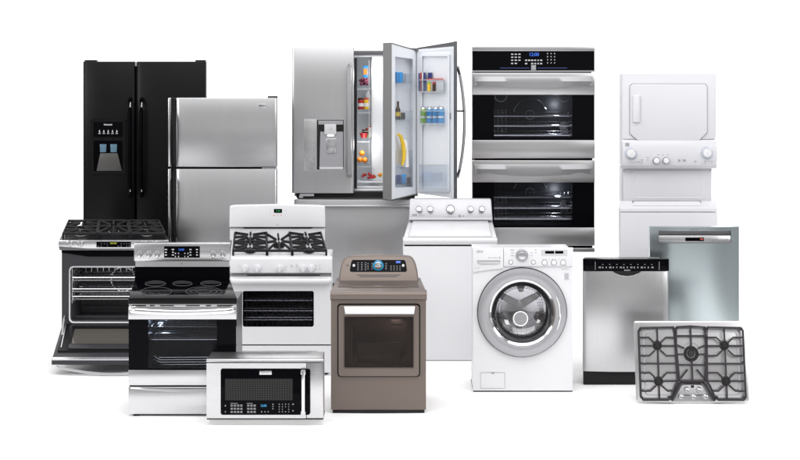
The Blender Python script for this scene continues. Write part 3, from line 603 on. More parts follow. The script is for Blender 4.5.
# ================================================================== 6 black gas range, oven door open
Y = 2.2
t = Thing('gas_range', 'black and steel gas range with its oven door hanging open, at the left', 'range', Y, 114, 0, z=0)
FL = floor_row(Y)
m = t.mb(); m.box(61.5, 167, 250, 262, .01, .62, .003); m.box(61.5, 69, 262, 326, .01, .62).box(160, 167, 262, 326, .01, .62).box(62, 166.5, 326, FL-3, .02, .62).box(69, 160, 262, 326, .56, .62)
t.part('body', m, 'black')
t.part('kick_plate', t.mb().box(63, 165, FL-3, FL, .05, .6), 'blackm')
m = t.mb().ring(rrect(61.7, 166.8, 252, 325, 1), rrect(70, 159, 267, 322, 4), .0, .012); t.part('front_frame', m, 'cavgrey')
t.part('seal', t.mb().ring(rrect(69, 160, 266, 323, 4.6), rrect(70.4, 158.6, 267.4, 321.6, 4), -.006, .0), 'satin')
t.part('vent_trim', t.mb().poly([(61.6, 250), (167, 250), (167, 253.5), (140, 256.5), (88, 256.5), (61.6, 252.5)], -.006, .01), 'blackg')
f = top_map(t, 66, 161.5, 225.5, 59.5, 168.5, 239.5, .56)
ct = t.part('cooktop', slab(t.mb(), f, 0, 1, 0, 1, -.07, .0), 'black')
m = t.mb(); m.poly([(59, 239.8), (168.8, 239.8), (168.8, 246), (140, 248.2), (88, 248.2), (59, 246)], -.03, .01, .005); cp = t.part('control_panel', m, 'steelbr')
m = t.mb(); m.poly([(59, 246), (88, 248.2), (140, 248.2), (168.8, 246), (167.6, 250), (60, 250)], -.02, .01); t.part('lower_lip', m, 'steeldk', cp)
for x in (70.3, 81, 144.7, 155.4):
    k = t.part('knob', t.mb().cyl(x, 243.4, 3.0, -.05, -.03, 3.4, bev=.003), 'steelbr', cp); t.part('knob_grip', t.mb().box(x-.9, x+.9, 239.4, 246.4, -.068, -.045, .003), 'steelbr', k)
k = t.part('display_panel', t.mb().rr(97, 131.5, 241.3, 246.9, .6, -.033, -.028), 'blackg', cp)
t.part('lettering', t.mb().marks(99, 108, 243.4, 245.6, 4, 2, 1, .6, -.0345).marks(119, 130, 243.4, 245.6, 5, 2, 1.2, .6, -.0345), 'print_d', k)
t.part('display', t.mb().text('88:88', 114, 242.9, 1.7, -.0345, squeeze=1.2), 'e_amber', k)
for u0, u1, bs in ((.03, .34, ((.19, .27), (.19, .74))), (.355, .645, ((.5, .5),)), (.66, .97, ((.81, .27), (.81, .74)))):
    g_ = grate(t, f, u0, u1, bs, .045, .0085)
    for bu, bw in bs:
        k = t.part('burner', disc(disc(t.mb(), f, bu, bw, .045, .075, .002, .018), f, bu, bw, .03, .05, .018, .028), 'iron'); t.part('burner_base', ell(t.mb(), f, bu, bw, .052, .085, .006, .004), 'satin', k)
m = t.mb(); m.box(69, 160, 266, 267, .02, .56).box(69, 160, 322, 323, .02, .56).box(69, 70, 267, 322, .02, .56).box(159, 160, 267, 322, .02, .56).box(69, 160, 267, 322, .54, .56)
cav = t.part('oven_cavity', m, 'cavlight')
t.part('oven_floor_lip', t.mb().box(76, 158, 312, 314, .35, .4).box(72, 158, 317.5, 319, .1, .14), 'cavgrey', cav)
m = t.mb()
for y in (271, 277, 283, 289, 295, 301): 
    pass
for xx in (71.2, 157.8):
    m = t.mb()
    for y in (271, 277, 283, 289, 295, 301): m.tube([(xx, y, .04), (xx, y, .5)], .006, 6)
    for d in (.05, .15, .26, .38, .49): m.tube([(xx, 269, d), (xx, 304, d)], .006, 6)
    t.part('rack_guide', m, 'rack', cav)
for y in (281, 292.5, 300): t.part('oven_rack', wire_rack(t.mb(), 72, 157, y, .05, .5, 20, .006, 0, 3).tube([(72, y, .05), (72, y-3, .03), (157, y-3, .03), (157, y, .05)], .006), 'rack', cav)
m = t.mb(); 
for x in range(76, 158, 6): m.tube([(x, 270, .48), (x, 279, .48)], .005, 6)
m.tube([(74, 270, .48), (157, 270, .48)], .005).tube([(74, 279, .48), (157, 279, .48)], .005).annulus(114, 287, 13, 11.8, .5, .52); t.part('back_guard', m, 'rack', cav)
# hanging door
f6 = top_map(t, 62, 166.5, 324, 51.5, 170, 359.5, .0)
DF = .5
def dm(u, w_, h=0):
    b0, b1 = t.at(62, 324.5, -.0), t.at(166.5, 324.5, -.0); q0, q1 = t.at(51.5, 360, -DF), t.at(172, 360, -DF)
    return b0.lerp(b1, u).lerp(q0.lerp(q1, u), w_)+Vector((0, 0, h))
dr = t.part('oven_door', slab(t.mb(), dm, 0, 1, 0, 1, -.04, -.005, .004), 'cavgrey')
t.part('door_frame', slab(slab(slab(slab(t.mb(), dm, .03, .97, .02, .13, -.004, .008), dm, .03, .97, .60, .78, -.004, .012), dm, .03, .13, .131, .599, -.004, .008), dm, .87, .97, .131, .599, -.004, .008), 'black', dr)
t.part('inner_glass', slab(t.mb(), dm, .13, .87, .131, .599, -.0045, .0), 'tan', dr)
t.part('door_ridge', slab(t.mb(), dm, .12, .95, .63, .75, .012, .026, .005), 'cavgrey', dr)
t.part('edge_trim', slab(t.mb(), dm, .005, .995, .93, .995, -.004, .003), 'satin', dr)
P = [dm(.04, .99, -.045)]+[dm(.06+.88*k/12, 1.0+.06*math.sin(k/12*PI), -.06-.035*math.sin(k/12*PI)) for k in range(13)]+[dm(.96, .99, -.045)]
t.part('handle', t.mb().tubew(P, .012, 10), 'satin', dr)
for u in (.035,): t.part('hinge_arm', t.mb().tubew([t.v(64.5, 316, .0), dm(u, .35, .01)], .008, 6).tubew([t.v(66.5, 322, .0), dm(u+.02, .7, .01)], .006, 6), 'satin', dr)

# ================================================================== 7 electric range
Y = .1
t = Thing('electric_range', 'steel electric range with black glass cooktop and dark oven window, front left', 'range', Y, 182, 0, z=0)
FL = floor_row(Y)
m = t.mb(); m.box(130, 235, 303, 316.5, .04, .60).box(130, 235, 371, FL-3.5, .04, .60).box(130, 145, 316.5, 371, .04, .60).box(221, 235, 316.5, 371, .04, .60).box(145, 221, 316.5, 371, .52, .60); t.part('body', m, 'steeldk')
for x in (136, 229): 
    for d in (.02, .52): t.part('foot', t.mb().vcyl(t.v(x, FL, d), .02, .03, 14), 'rubber')
f = top_map(t, 134.8, 229.8, 279, 129, 236.5, 297.5, .57)
ct = t.part('cooktop', slab(t.mb(), f, 0, 1, 0, 1, -.04, .0, .003), 'blackg')
t.part('cooktop_edge', t.mb().poly([(128.6, 297.6), (236.8, 297.6), (236.8, 303.6), (128.6, 303.6)], -.012, .03, .003), 'black', ct)
m = t.mb()
for u, w_, ru, rw in ((.225, .25, .105, .14), (.5, .25, .1, .13), (.79, .25, .105, .14), (.245, .68, .15, .23), (.705, .68, .175, .24), (.705, .68, .13, .175), (.705, .68, .075, .10)): ell(m, f, u, w_, ru, rw, .0004, .0008, 48)
t.part('burner_rings', m, 'print_d', ct)
BG = .57
def bgp(px, py, d=0): return t.at(px, py, BG+d)
def bgbox(m, x0, x1, y0, y1, d0, d1, bev=0):
    return m.hexa([bgp(x0, y0, d0), bgp(x1, y0, d0), bgp(x1, y1, d0), bgp(x0, y1, d0)], [bgp(x0, y0, d0)+Vector((0, d1-d0, 0)), bgp(x1, y0, d0)+Vector((0, d1-d0, 0)), bgp(x1, y1, d0)+Vector((0, d1-d0, 0)), bgp(x0, y1, d0)+Vector((0, d1-d0, 0))], bev)
bgd = t.part('backguard', bgbox(t.mb(), 134, 230, 243.4, 261.2, -.03, .06, .006), 'steelbr')
t.part('backguard_step', bgbox(t.mb(), 135.4, 229, 261.2, 266.8, -.012, .05), 'steelh')
t.part('backguard_base', bgbox(t.mb(), 134.8, 229.6, 266.8, 279.5, .0, .05), 'blackg')
t.part('lettering', MB(Y+BG).cyl(181.8, 263.5, .9, -.0145, -.012, n=12), 'midgrey')
b2 = MB(Y+BG)
def px7(m): return m
k = t.part('display_panel', bgbox(t.mb(), 164, 199.8, 246.2, 257.8, -.034, -.028, .002), 'blackg', bgd)
m = MB(Y+BG).marks(166.5, 173.5, 249, 254.5, 2, 3, 2.6, 1, -.0355, .05).marks(191, 197.5, 249, 254.5, 2, 3, 2.2, 1, -.0355, .05).marks(176, 188.5, 252.8, 256, 5, 2, 1, 1.2, -.0355, .1); t.part('lettering', m, 'print_w', k)
t.part('display', MB(Y+BG).text('12:00', 181.8, 249.2, 1.9, -.0355, bold=.0004), 'e_blue', k)
for x in (140.2, 149.6, 158.0, 213.8, 223.4):
    kk = t.part('knob', MB(Y+BG).cyl(x, 253.6, 2.5, -.046, -.03, 3.0, bev=.002), 'midgrey', bgd)
    t.part('knob_grip', MB(Y+BG).box(x-.85, x+.85, 250.2, 257.2, -.062, -.044, .003), 'chrome', kk)
    t.part('scale_print', MB(Y+BG).marks(x-3, x+3, 249.2, 249.2, 4, 1, .8, .5, -.0312, 0), 'greyline', kk)
t.part('vent_strip', t.mb().box(129, 236.4, 303.8, 307.2, -.008, .04, .002), 'steelbr')
t.part('vent_slot', t.mb().box(132, 146, 304.8, 306, -.0095, -.007).box(150, 155, 304.8, 306, -.0095, -.007).box(160, 174, 304.8, 306, -.0095, -.007).box(186, 200, 304.8, 306, -.0095, -.007).box(206, 211, 304.8, 306, -.0095, -.007).box(217, 233, 304.8, 306, -.0095, -.007), 'blackm')
m = t.mb(); m.box(128.6, 236.6, 307.3, 319.2, -.015, .04, .003).box(128.6, 236.6, 369.8, 385, -.015, .04, .003).box(129, 148, 319, 370, .025, .04).box(217, 236, 319, 370, .025, .04)
dr = t.part('oven_door', m, 'steelbr')
t.part('glass_border', t.mb().ring([(128.9, 319.2), (236.3, 319.2), (236.3, 369.8), (128.9, 369.8)], [(148.5, 319.8), (217, 319.8), (217, 368.5), (148.5, 368.5)], -.012, .02), 'blackg', dr)
t.part('window', t.mb().box(148.5, 217, 319.8, 368.5, -.008, -.004), 'glass', dr)
P = [(131, 309, -.01), (132.5, 309.3, -.045)]+[(135+95*k/14, 309.6+1.6*math.sin(k/14*PI), -.055-.012*math.sin(k/14*PI)) for k in range(15)]+[(233, 309.3, -.045), (234.5, 309, -.01)]
t.part('handle', t.mb().tube(P, .014, 12, 1.4), 'chrome', dr)
m = t.mb(); m.box(146, 220, 317, 318.5, .045, .5).box(146, 220, 369.5, 370.5, .045, .5).box(146, 147, 318.5, 369.5, .045, .5).box(219, 220, 318.5, 369.5, .045, .5).box(147, 219, 318.5, 369.5, .49, .5)
EO = m
cav = t.part('oven_cavity', m, 'cavity')
for y in (328, 341): t.part('oven_rack', wire_rack(t.mb(), 150, 217, y, .06, .45, 16, .003, 5, 4), 'rack', cav)
m = t.mb()
for x in range(152, 217, 6): m.tube([(x, 322, .46), (x, 336, .46)], .0025, 5)
for y in (324, 330, 336): m.tube([(150, y, .46), (217, y, .46)], .0025, 5)
for i in range(4): m.tube([(151, 354+i*4, .08+i*.02), (157+i, 360+i*2.4, .1), (216, 360+i*2.4, .12)], .0028, 6)
t.part('heating_element', m, 'rack', cav)
ip = bpy.data.lights.new('oven_lamp', 'POINT'); ip.energy = .9; ip.color = (.7, .85, 1); ip.shadow_soft_size = .02
lo = bpy.data.objects.new('oven_lamp', ip); COL.objects.link(lo); lo.location = t.v(156, 323.5, .25)
dw = t.part('storage_drawer', t.mb().box(128.6, 236.6, 386.4, FL-2.4, -.012, .04, .004), 'steelbr')
P = [t.v(131+103*k/16, 388.2, -.014-.028*math.sin(k/16*PI)) for k in range(17)]; Q = [t.v(131+103*k/16, 388.2+3.4*math.sin(k/16*PI)+.3, -.014) for k in range(17)]; R_ = [t.v(131+103*k/16, 387.2, -.012) for k in range(17)]
m = t.mb(); m.faces(P+Q+R_, [(i, i+1, 17+i+1, 17+i) for i in range(16)]+[(i, i+1, 34+i+1, 34+i) for i in range(16)]); t.part('drawer_handle', m, 'steelh', dw)
t.part('gap', t.mb().box(129.5, 236, 385, 386.4, .0, .04), 'blackm')

# ================================================================== 8 white gas range
Y = 1.7
t = Thing('gas_range', 'white gas range with black grates and a latticed oven window', 'range', Y, 281, 0, z=0)
FL = floor_row(Y)
t.part('body', t.mb().box(232, 330, 258, 286, .03, .6).box(232, 330, 332, FL-3, .03, .6).box(232, 239, 286, 332, .03, .6).box(318, 330, 286, 332, .03, .6).box(239, 318, 286, 332, .53, .6), 'white')
for x in (236, 325.5): 
    for d in (.06, .5): t.part('foot', t.mb().vcyl(t.v(x, FL, d), .018, .03, 14), 'rubber')
f = top_map(t, 232.5, 323, 236.5, 230, 329.5, 256.6, .52)
ct = t.part('cooktop', slab(t.mb(), f, 0, 1, 0, 1, -.05, .0, .006), 'white')
D8 = .52; MBG = lambda: MB(Y+D8)
x0, x1 = 229.6, 325.4
m = MBG(); m.poly([(230.2, 205.8), (236, 205.1), (278, 204.3), (319, 205.1), (325, 205.8), (325.4, 226.6), (229.8, 226.6)], -.05, .05, .006, 3); m.box(230.2, 325, 228.2, 240, -.03, .05)
bgd = t.part('backguard', m, 'white')
t.part('vent_gap', MBG().box(230.2, 325, 226.6, 228.2, -.028, .04), 'midgrey', bgd)
t.part('vent_slot', MBG().poly([(242, 226.4), (314, 226.4), (311, 228.2), (245, 228.2)], -.034, -.027), 'blackm', bgd)
k = t.part('display_panel', MBG().rr(274.4, 282.4, 208.4, 212.2, .3, -.053, -.05), 'blackg', bgd); t.part('display', MBG().text('12:00', 278.4, 210.3, 1.5, -.0545), 'e_green', k)
t.part('lettering', MBG().marks(270.5, 271, 208.5, 214.5, 1, 3, .9, .7, -.0512, 0).marks(285.6, 286, 210, 214.8, 1, 2, 1, .6, -.0512, 0).marks(232.5, 236, 208.4, 208.4, 2, 1, 1, .5, -.0512, 0).cyl(277.8, 224, 1.1, -.0512, -.05, n=12), 'ltgrey', bgd)
t.part('scale_print', MBG().marks(274.5, 281.5, 214.8, 214.8, 3, 1, 1.2, .8, -.0512, 0), 'redl', bgd)
for u0, u1, bs in ((.03, .37, ((.2, .3), (.2, .8))), (.375, .625, ((.5, .55),)), (.63, .97, ((.8, .3), (.8, .8)))):
    grate(t, f, u0, u1, bs, .04, .0085)
    for bu, bw in bs:
        q = t.part('burner', disc(disc(t.mb(), f, bu, bw, .05 if len(bs) > 1 else .06, .09, .002, .02), f, bu, bw, .035, .06, .02, .032), 'iron'); t.part('burner_base', ell(t.mb(), f, bu, bw, .056, .1, .004, .004), 'satin', q)
m = t.mb().side([(-.01, 256.6), (-.03, 258.5), (-.035, 272.5), (.03, 273.6), (.03, 256.6)], 230, 332, .004); cp = t.part('control_panel', m, 'white')
for x in (245.3, 257.6, 280, 303.4, 311.6):
    kk = t.part('knob', t.mb().cyl(x, 267.8, 3.2, -.058, -.03, 3.7, bev=.004), 'white', cp); t.part('knob_grip', t.mb().box(x-1, x+1, 264.4, 271.2, -.074, -.054, .004), 'white', kk)
t.part('lettering', t.mb().marks(239, 241, 265.6, 265.6, 2, 1, 1, .8, -.0365, 0).marks(285, 287, 266, 269, 1, 2, 1.4, .7, -.0365, 0).marks(292, 297, 264.6, 266, 2, 2, 2, .7, -.0365, 0).marks(316, 320, 264.6, 268, 2, 2, 1.8, .7, -.0365, 0), 'ltgrey', cp)
t.part('vent_gap', t.mb().box(231, 331.4, 273.6, 276.4, .0, .03), 'midgrey')
t.part('vent_slot', t.mb().box(247, 320, 274.6, 275.6, -.003, .0), 'blackm')
wn = rrect(243, 314, 290.5, 326, 2)
wn = [(x, y+(1.8*(1-((x-278.5)/36)**2) if y > 308 else 0)) for x, y in wn]
# dense door sheet with a window opening
m = t.mb(); n = len(wn); ou = []
for x, y in wn:
    ou.append(None)
ox = rrect(230.2, 331.4, 276.4, 343.8, .6); m.ring(ox, wn, -.03, .03)
dr = t.part('oven_door', m, 'white')
P = [(232, 280, -.02), (234, 280, -.06)]+[(236+90*k/14, 280, -.068) for k in range(15)]+[(328, 280, -.06), (330, 280, -.02)]
t.part('handle', t.mb().tube(P, .02, 12), 'white', dr)
t.part('window_border', t.mb().ring(wn, [(278.5+(x-278.5)*.965, 308+(y-308)*.94) for x, y in wn], -.026, -.0), 'blackg', dr)
wi = t.part('window', t.mb().poly(wn, -.022, -.018), 'glass', dr)
m = t.mb()
for k in range(13):
    x = 247+5.2*k; m.tube([(x, 293.5, -.028), (x, 325.5, -.028)], .0022, 5)
t.part('lattice', m, 'iron', wi)
m = t.mb(); m.box(240, 317, 287, 288, .03, .5).box(240, 317, 330, 331, .03, .5).box(240, 241, 288, 330, .03, .5).box(316, 317, 288, 330, .03, .5).box(240, 317, 288, 330, .5, .51)
cav = t.part('oven_cavity', m, 'cavgrey')
for y, w_ in ((300.6, 1), (311, 1), (320, 1)): t.part('oven_rack', wire_rack(t.mb(), 243, 314, y, .0, .4, 16, .005, 4, 3).box(244, 313, y-.4, y+.4, -.008, -.002), 'rack', cav)
t.part('storage_drawer', t.mb().box(230.2, 331.4, 345.2, FL-3, -.028, .03, .005), 'white')
t.part('gap', t.mb().box(231, 330.8, 343.8, 345.2, .0, .03), 'blackm')
t.part('drawer_handle', t.mb().box(240, 318, 348.6, 350.2, -.04, -.026, .004), 'white')

# ================================================================== 9 microwave
Y = -.2
s = sc(Y); b = MB(0); X0, X1 = (208.5-400)/s, (322-400)/s; zb = CAMH-(419.6-HOR)/s
b.prism([Vector((x, y, 0)) for x, y in ((X0, Y+.03), (X1, Y+.03), (X1, Y+.28), (X0, Y+.28))], [Vector((x, y, zb)) for x, y in ((X0, Y+.03), (X1, Y+.03), (X1, Y+.28), (X0, Y+.28))])
single('display_board', b, 'riser', 'low white board under the steel microwave', 'display board', Vector(((X0+X1)/2, Y+.14, 0)))
t = Thing('microwave_oven', 'stainless over-the-range microwave standing on the floor at the front', 'microwave', Y, 265, 419.6)
t.part('body', t.mb().box(207.5, 322.8, 358.6, 418.4, .03, .28, .003), 'steelh')
t.part('base_trim', t.mb().box(206.8, 323.2, 417.8, 419.6, .0, .26), 'blackm')
m = t.mb(); m.side([(.03, 358.4), (-.008, 358.7), (-.018, 359.6), (-.010, 360.6), (-.014, 361.8), (.03, 361.8)], 206.6, 323.6, .002); t.part('top_vent', m, 'steelh')
t.part('vent_gap', t.mb().box(207.5, 323, 361.8, 362.7, .0, .03), 'midgrey')
m = t.mb(); m.ring(rrect(206.8, 306.3, 362.7, 417.8, .6, 3), rrect(221.5, 305.9, 368.6, 413.4, 1.5, 3), -.02, .03)
dr = t.part('door', m, 'steelbr')
cp = t.part('side_panel', t.mb().box(306.8, 323.4, 362.7, 417.8, -.018, .03, .003), 'steelbr')
q = rrect(221, 310.3, 368.2, 414.2, 2, 4); q = [(x, y-(.8*(1-((x-264)/45)**2) if y < 390 else 0)) for x, y in q]
gp = t.part('glass_front', t.mb().poly(q, -.027, -.015, .001), 'blackg', dr)
# perforated screen behind the window: fine mesh
wn = t.part('window', t.mb().rr(225.4, 293, 378, 399.6, .8, -.0285, -.026), 'blackm', gp)
m = t.mb()
for i in range(27):
    for j in range(9): m.box(227+i*2.45, 227.7+i*2.45, 379.6+j*2.3, 380.2+j*2.3, -.0295, -.028)
t.part('screen_mesh', m, 'dgrey', wn)
bd = t.part('badge', t.mb().box(259.8, 272, 370.1, 374, -.03, -.026, .0008), 'satin', gp)
t.part('lettering', t.mb().text('ELECTROLUX', 265.9, 372.1, 1.1, -.0312, squeeze=.85), 'greyline', bd)
m = t.mb()
for bx in (231, 247.5):
    for i in range(4 if bx < 240 else 3):
        for j in range(3): m.box(bx+i*3.2, bx+i*3.2+2.2, 404+j*3.2, 404.8+j*3.2, -.029, -.027); m.box(bx+i*3.2, bx+i*3.2+2.2, 405.3+j*3.2, 405.7+j*3.2, -.029, -.027)
m.box(231, 238, 402.4, 402.8, -.029, -.027).box(247, 253, 402.4, 402.8, -.029, -.027)
m.marks(225.5, 226, 405, 411, 1, 2, 1, 1.4, -.029, 0).marks(262, 268.5, 411, 411, 3, 1, 1.2, 1, -.029, 0).marks(273, 273.5, 403.5, 408, 1, 3, 1.4, .8, -.029, 0).marks(279.5, 289, 403.5, 411, 4, 4, 1, .9, -.029, .05).marks(293, 293.5, 403.5, 410, 1, 2, 1.6, 1, -.029, 0)
t.part('lettering', m, 'midgrey', gp)
t.part('display', t.mb().text('12:00', 263.8, 405, 2.3, -.029, bold=.0006, squeeze=.85), 'e_cyan', gp)
h = t.part('handle', t.mb().tube([(303.6, 371, -.065), (303.6, 380, -.07), (303.6, 391, -.072), (303.6, 402, -.07), (303.6, 411, -.065)], .0125, 12), 'chrome', dr)
for y in (370.6, 411): t.part('handle_mount', t.mb().rr(301.2, 306, y-2, y+2.4, .8, -.074, -.02, .003), 'satin', h)

# ================================================================== 10 bronze dryer
Y = .2
t = Thing('clothes_dryer', 'bronze grey front loading dryer with a square glass door', 'dryer', Y, 378.5, 0, z=0)
FL = floor_row(Y)
def ray(a, cx, cy, x0, x1, y0, y1):
    c, s_ = math.cos(a), math.sin(a); k = min((x1-cx)/c if c > 1e-9 else ((x0-cx)/c if c < -1e-9 else 1e9), (y1-cy)/s_ if s_ > 1e-9 else ((y0-cy)/s_ if s_ < -1e-9 else 1e9)); return (cx+c*k, cy+s_*k)
an = sorted(set([2*PI*k/96 for k in range(96)]+[math.atan2(yy-341, xx-378.5) % (2*PI) for xx in (330.9, 426) for yy in (299.6, FL-3.6)]+[math.atan2(yy-341, xx-378.5) % (2*PI) for xx in (344, 413.8) for yy in (316, 367.4)]))
o_ = [ray(a, 378.5, 341, 330.9, 426, 299.6, FL-3.6) for a in an]; i_ = [ray(a, 378.5, 341, 344, 413.8, 316, 367.4) for a in an]
bl = lambda x: 0
V = [t.v(x, y, bl(x)) for x, y in o_]+[t.v(x, y, bl(x)) for x, y in i_]+[t.v(x, y, .04) for x, y in o_]+[t.v(x, y, .04) for x, y in i_]; n = len(an); F = []
for k in range(n):
    j = (k+1) % n; F += [(k, j, n+j, n+k), (2*n+k, 3*n+k, 3*n+j, 2*n+j), (k, 2*n+k, 2*n+j, j), (n+k, n+j, 3*n+j, 3*n+k)]
m = t.mb(); m.faces(V, F); m.box(331.6, 341, 299.6, FL-3.6, .04, .66).box(416, 425.4, 299.6, FL-3.6, .04, .66).box(341, 416, 299.6, 312, .04, .66).box(341, 416, 371, FL-3.6, .04, .66).box(341, 416, 312, 371, .6, .66)
bo = t.part('body', m, 'bronze')
m = t.mb(); m.bow(332.5, 424.5, FL-3.6, FL, .01, .06, .012); m.box(333, 424, FL-3, FL, .06, .6); t.part('base', m, 'blackm')
# top: rising lid with a raised front lip and a sunk plate
f = top_map(t, 336.5, 420.5, 277.5, 330.2, 426.9, 292.6, .62)
t.part('top_plate', slab(t.mb(), f, 0, 1, 0, 1, -.06, .0, .008), 'bronze')
t.part('top_front', t.mb().side([(-.014, 299.2), (-.018, 294.5), (-.006, 291.9), (.06, 290.6), (.06, 299.2)], 330.2, 426.8, .004), 'bronze')
t.part('top_recess', slab(t.mb(), f, .06, .94, .12, .66, .0005, .003), 'bronzedk')
t.part('recess_trim', slab(slab(t.mb(), f, .2, .8, .66, .7, .0, .007, .002), f, .46, .54, .62, .67, .003, .009, .002), 'bronze')
D = .50; MC = lambda: MB(Y+D)
q = [(338.6, 281), (339.6, 272), (341.5, 264.5), (344.4, 259), (348, 257.4), (360, 256.7), (378.5, 256.3), (397, 256.7), (409, 257.4), (412.6, 259), (415.6, 264.5), (417.6, 272), (418.6, 281)]
a = [MC().v(x, y, -.04+.0045*(281-y)) for x, y in q]; b_ = [MC().v(x, y, .14) for x, y in q]
m = MC(); m.prism(a, b_, .012, 3); cn = t.part('console', m, 'bronze')
def cq(px, py, off): return MC().v(px, py, -.04+.0045*(281-py)-off)
def cpoly(m, q, o0, o1, bev=0): return m.prism([cq(x, y, o0) for x, y in q], [cq(x, y, o1) for x, y in q], bev)
pq = [(351, 263), (352.3, 260.7), (404.5, 260.7), (405.8, 263), (407, 270.4), (405.8, 271.6), (351, 271.6), (349.8, 270.4)]
cp = t.part('control_panel', cpoly(MC(), pq, .004, -.004), 'blackg', cn)
m = MC()
def cm(x0, x1, y0, y1, nx, ny, w_, h_, seed=1):
    R = random.Random(seed)
    for i in range(nx):
        for j in range(ny):
            x = x0+(x1-x0)*i/max(1, nx-1); y = y0+(y1-y0)*j/max(1, ny-1); cpoly(m, [(x-w_/2, y-h_/2), (x+w_/2, y-h_/2), (x+w_/2, y+h_/2), (x-w_/2, y+h_/2)], .0052, .004)
cm(358, 365.5, 263.4, 270, 3, 5, 1.5, .4); cm(368, 372, 264, 269, 2, 4, 1.2, .4); cm(386, 388, 264, 269, 1, 4, 1.6, .4); cm(391, 400, 266.5, 270, 4, 3, 1.4, .4); t.part('lettering', m, 'midgrey', cp)
m = MC(); cpoly(m, [(396, 261.8), (400.5, 261.8), (400.5, 263.6), (396, 263.6)], .0052, .004); t.part('display', m, 'e_blue', cp)
kk = t.part('dial_ring', MC().lathe(378.2, 265.8, [(5.1, .03), (5.3, .012), (4.9, .004), (4.2, .0)], 40), 'e_cyan', cp)
t.part('dial', MC().cyl(378.2, 265.8, 3.6, -.012, .03, 4.4, 32, .006), 'chrome', kk)
for x in (353.8, 403.2): t.part('button', cpoly(MC(), circ(x, 265.8, 1.3, 16), .008, 0), 'ltgrey', cp)
m = MC(); cpoly(m, circ(347.3, 265.8, 1.1, 16), .0015, 0); t.part('logo', m, 'dgrey', cn)
m = MC(); cpoly(m, [(356, 274.2), (401, 274.2), (396, 276.6), (361, 276.6)], .002, -.002); t.part('console_groove', m, 'bronzedk', cn)
q0 = rrect(337.4, 420.2, 303.6, 377, 3.4); bulge = lambda x: 0
def bow_poly(m, q, o0, o1, bev=0): return m.prism([t.v(x, y, -bulge(x)-o0) for x, y in q], [t.v(x, y, -bulge(x)-o1) for x, y in q], bev)
def bow_ring(m, o, i, o0, o1):
    n = len(o); V = [t.v(x, y, -bulge(x)-o0) for x, y in o]+[t.v(x, y, -bulge(x)-o0) for x, y in i]+[t.v(x, y, -bulge(x)-o1) for x, y in o]+[t.v(x, y, -bulge(x)-o1) for x, y in i]; F = []
    for k in range(n):
        j = (k+1) % n; F += [(k, j, n+j, n+k), (2*n+k, 3*n+k, 3*n+j, 2*n+j), (k, 2*n+k, 2*n+j, j), (n+k, n+j, 3*n+j, 3*n+k)]
    return m.faces(V, F)
t.part('door_seam', bow_ring(t.mb(), q0, rrect(339.5, 418.2, 305.6, 375, 2.6), .0015, -.01), 'blackg', bo)
gw = rrect(344.6, 413.2, 316.4, 367, .8)
dr = t.part('door', bow_ring(t.mb(), rrect(338.6, 419, 304.8, 375.8, 3), gw, .02, -.004), 'bronze')
t.part('door_rim', bow_ring(t.mb(), rrect(343.6, 414.2, 315.4, 368, 1.2), gw, .0215, .018), 'bronzedk', dr)
t.part('window', bow_poly(t.mb(), gw, .016, .012), 'bronzeglass', dr)
hp = [(344.2, 305.8), (415, 305.8), (414, 313.4), (345.4, 313.4)]
h = t.part('handle', t.mb().prism([t.v(344.2+70.8*k/10, 305.8, -bulge(344.2+7.08*k)-.045) for k in range(11)]+[t.v(414-68.6*k/10, 313.4, -bulge(414-6.86*k)-.036) for k in range(11)], [t.v(344.2+70.8*k/10, 305.8, -bulge(344.2+7.08*k)-.02) for k in range(11)]+[t.v(414-68.6*k/10, 313.4, -bulge(414-6.86*k)-.02) for k in range(11)], .002), 'whitepl', dr)
m = t.mb(); m.box(344, 414, 315, 316, .012, .3).box(344, 414, 367.5, 368.5, .012, .3).box(344, 345, 316, 368, .012, .3).box(413, 414, 316, 368, .012, .3); 
m.ring(rrect(344.5, 413.5, 316, 368, 1), rrect(351, 408, 319, 364, 7), .012, .04); cav = t.part('door_liner', m, 'bronzedk')
m = t.mb(); m.ring(rrect(350, 409, 318, 365, 8), rrect(352, 407, 320, 363, 7.4), .04, .28).box(350, 409, 318, 365, .28, .3); t.part('drum', m, 'bronze', cav)
ip = bpy.data.lights.new('drum_lamp', 'POINT'); ip.energy = .4; ip.color = (1, .95, .9); ip.shadow_soft_size = .03  # point light added to brighten the drum behind the glass
lo = bpy.data.objects.new('drum_lamp', ip); COL.objects.link(lo); lo.location = t.v(396, 327, .12)
m = t.mb(); m.box(357, 400, 343, 363, .035, .045, .003); lf = t.part('lint_filter', m, 'bronzedk', cav)
t.part('filter_slots', t.mb().marks(360, 397, 355, 355, 7, 1, 4.4, .6, .033, 0), 'blackm', lf)
t.part('drum_lamp', t.mb().tube([(388, 320, .03), (391, 325, .03), (403, 325.5, .03)], .006, 6), 'dgrey', cav)

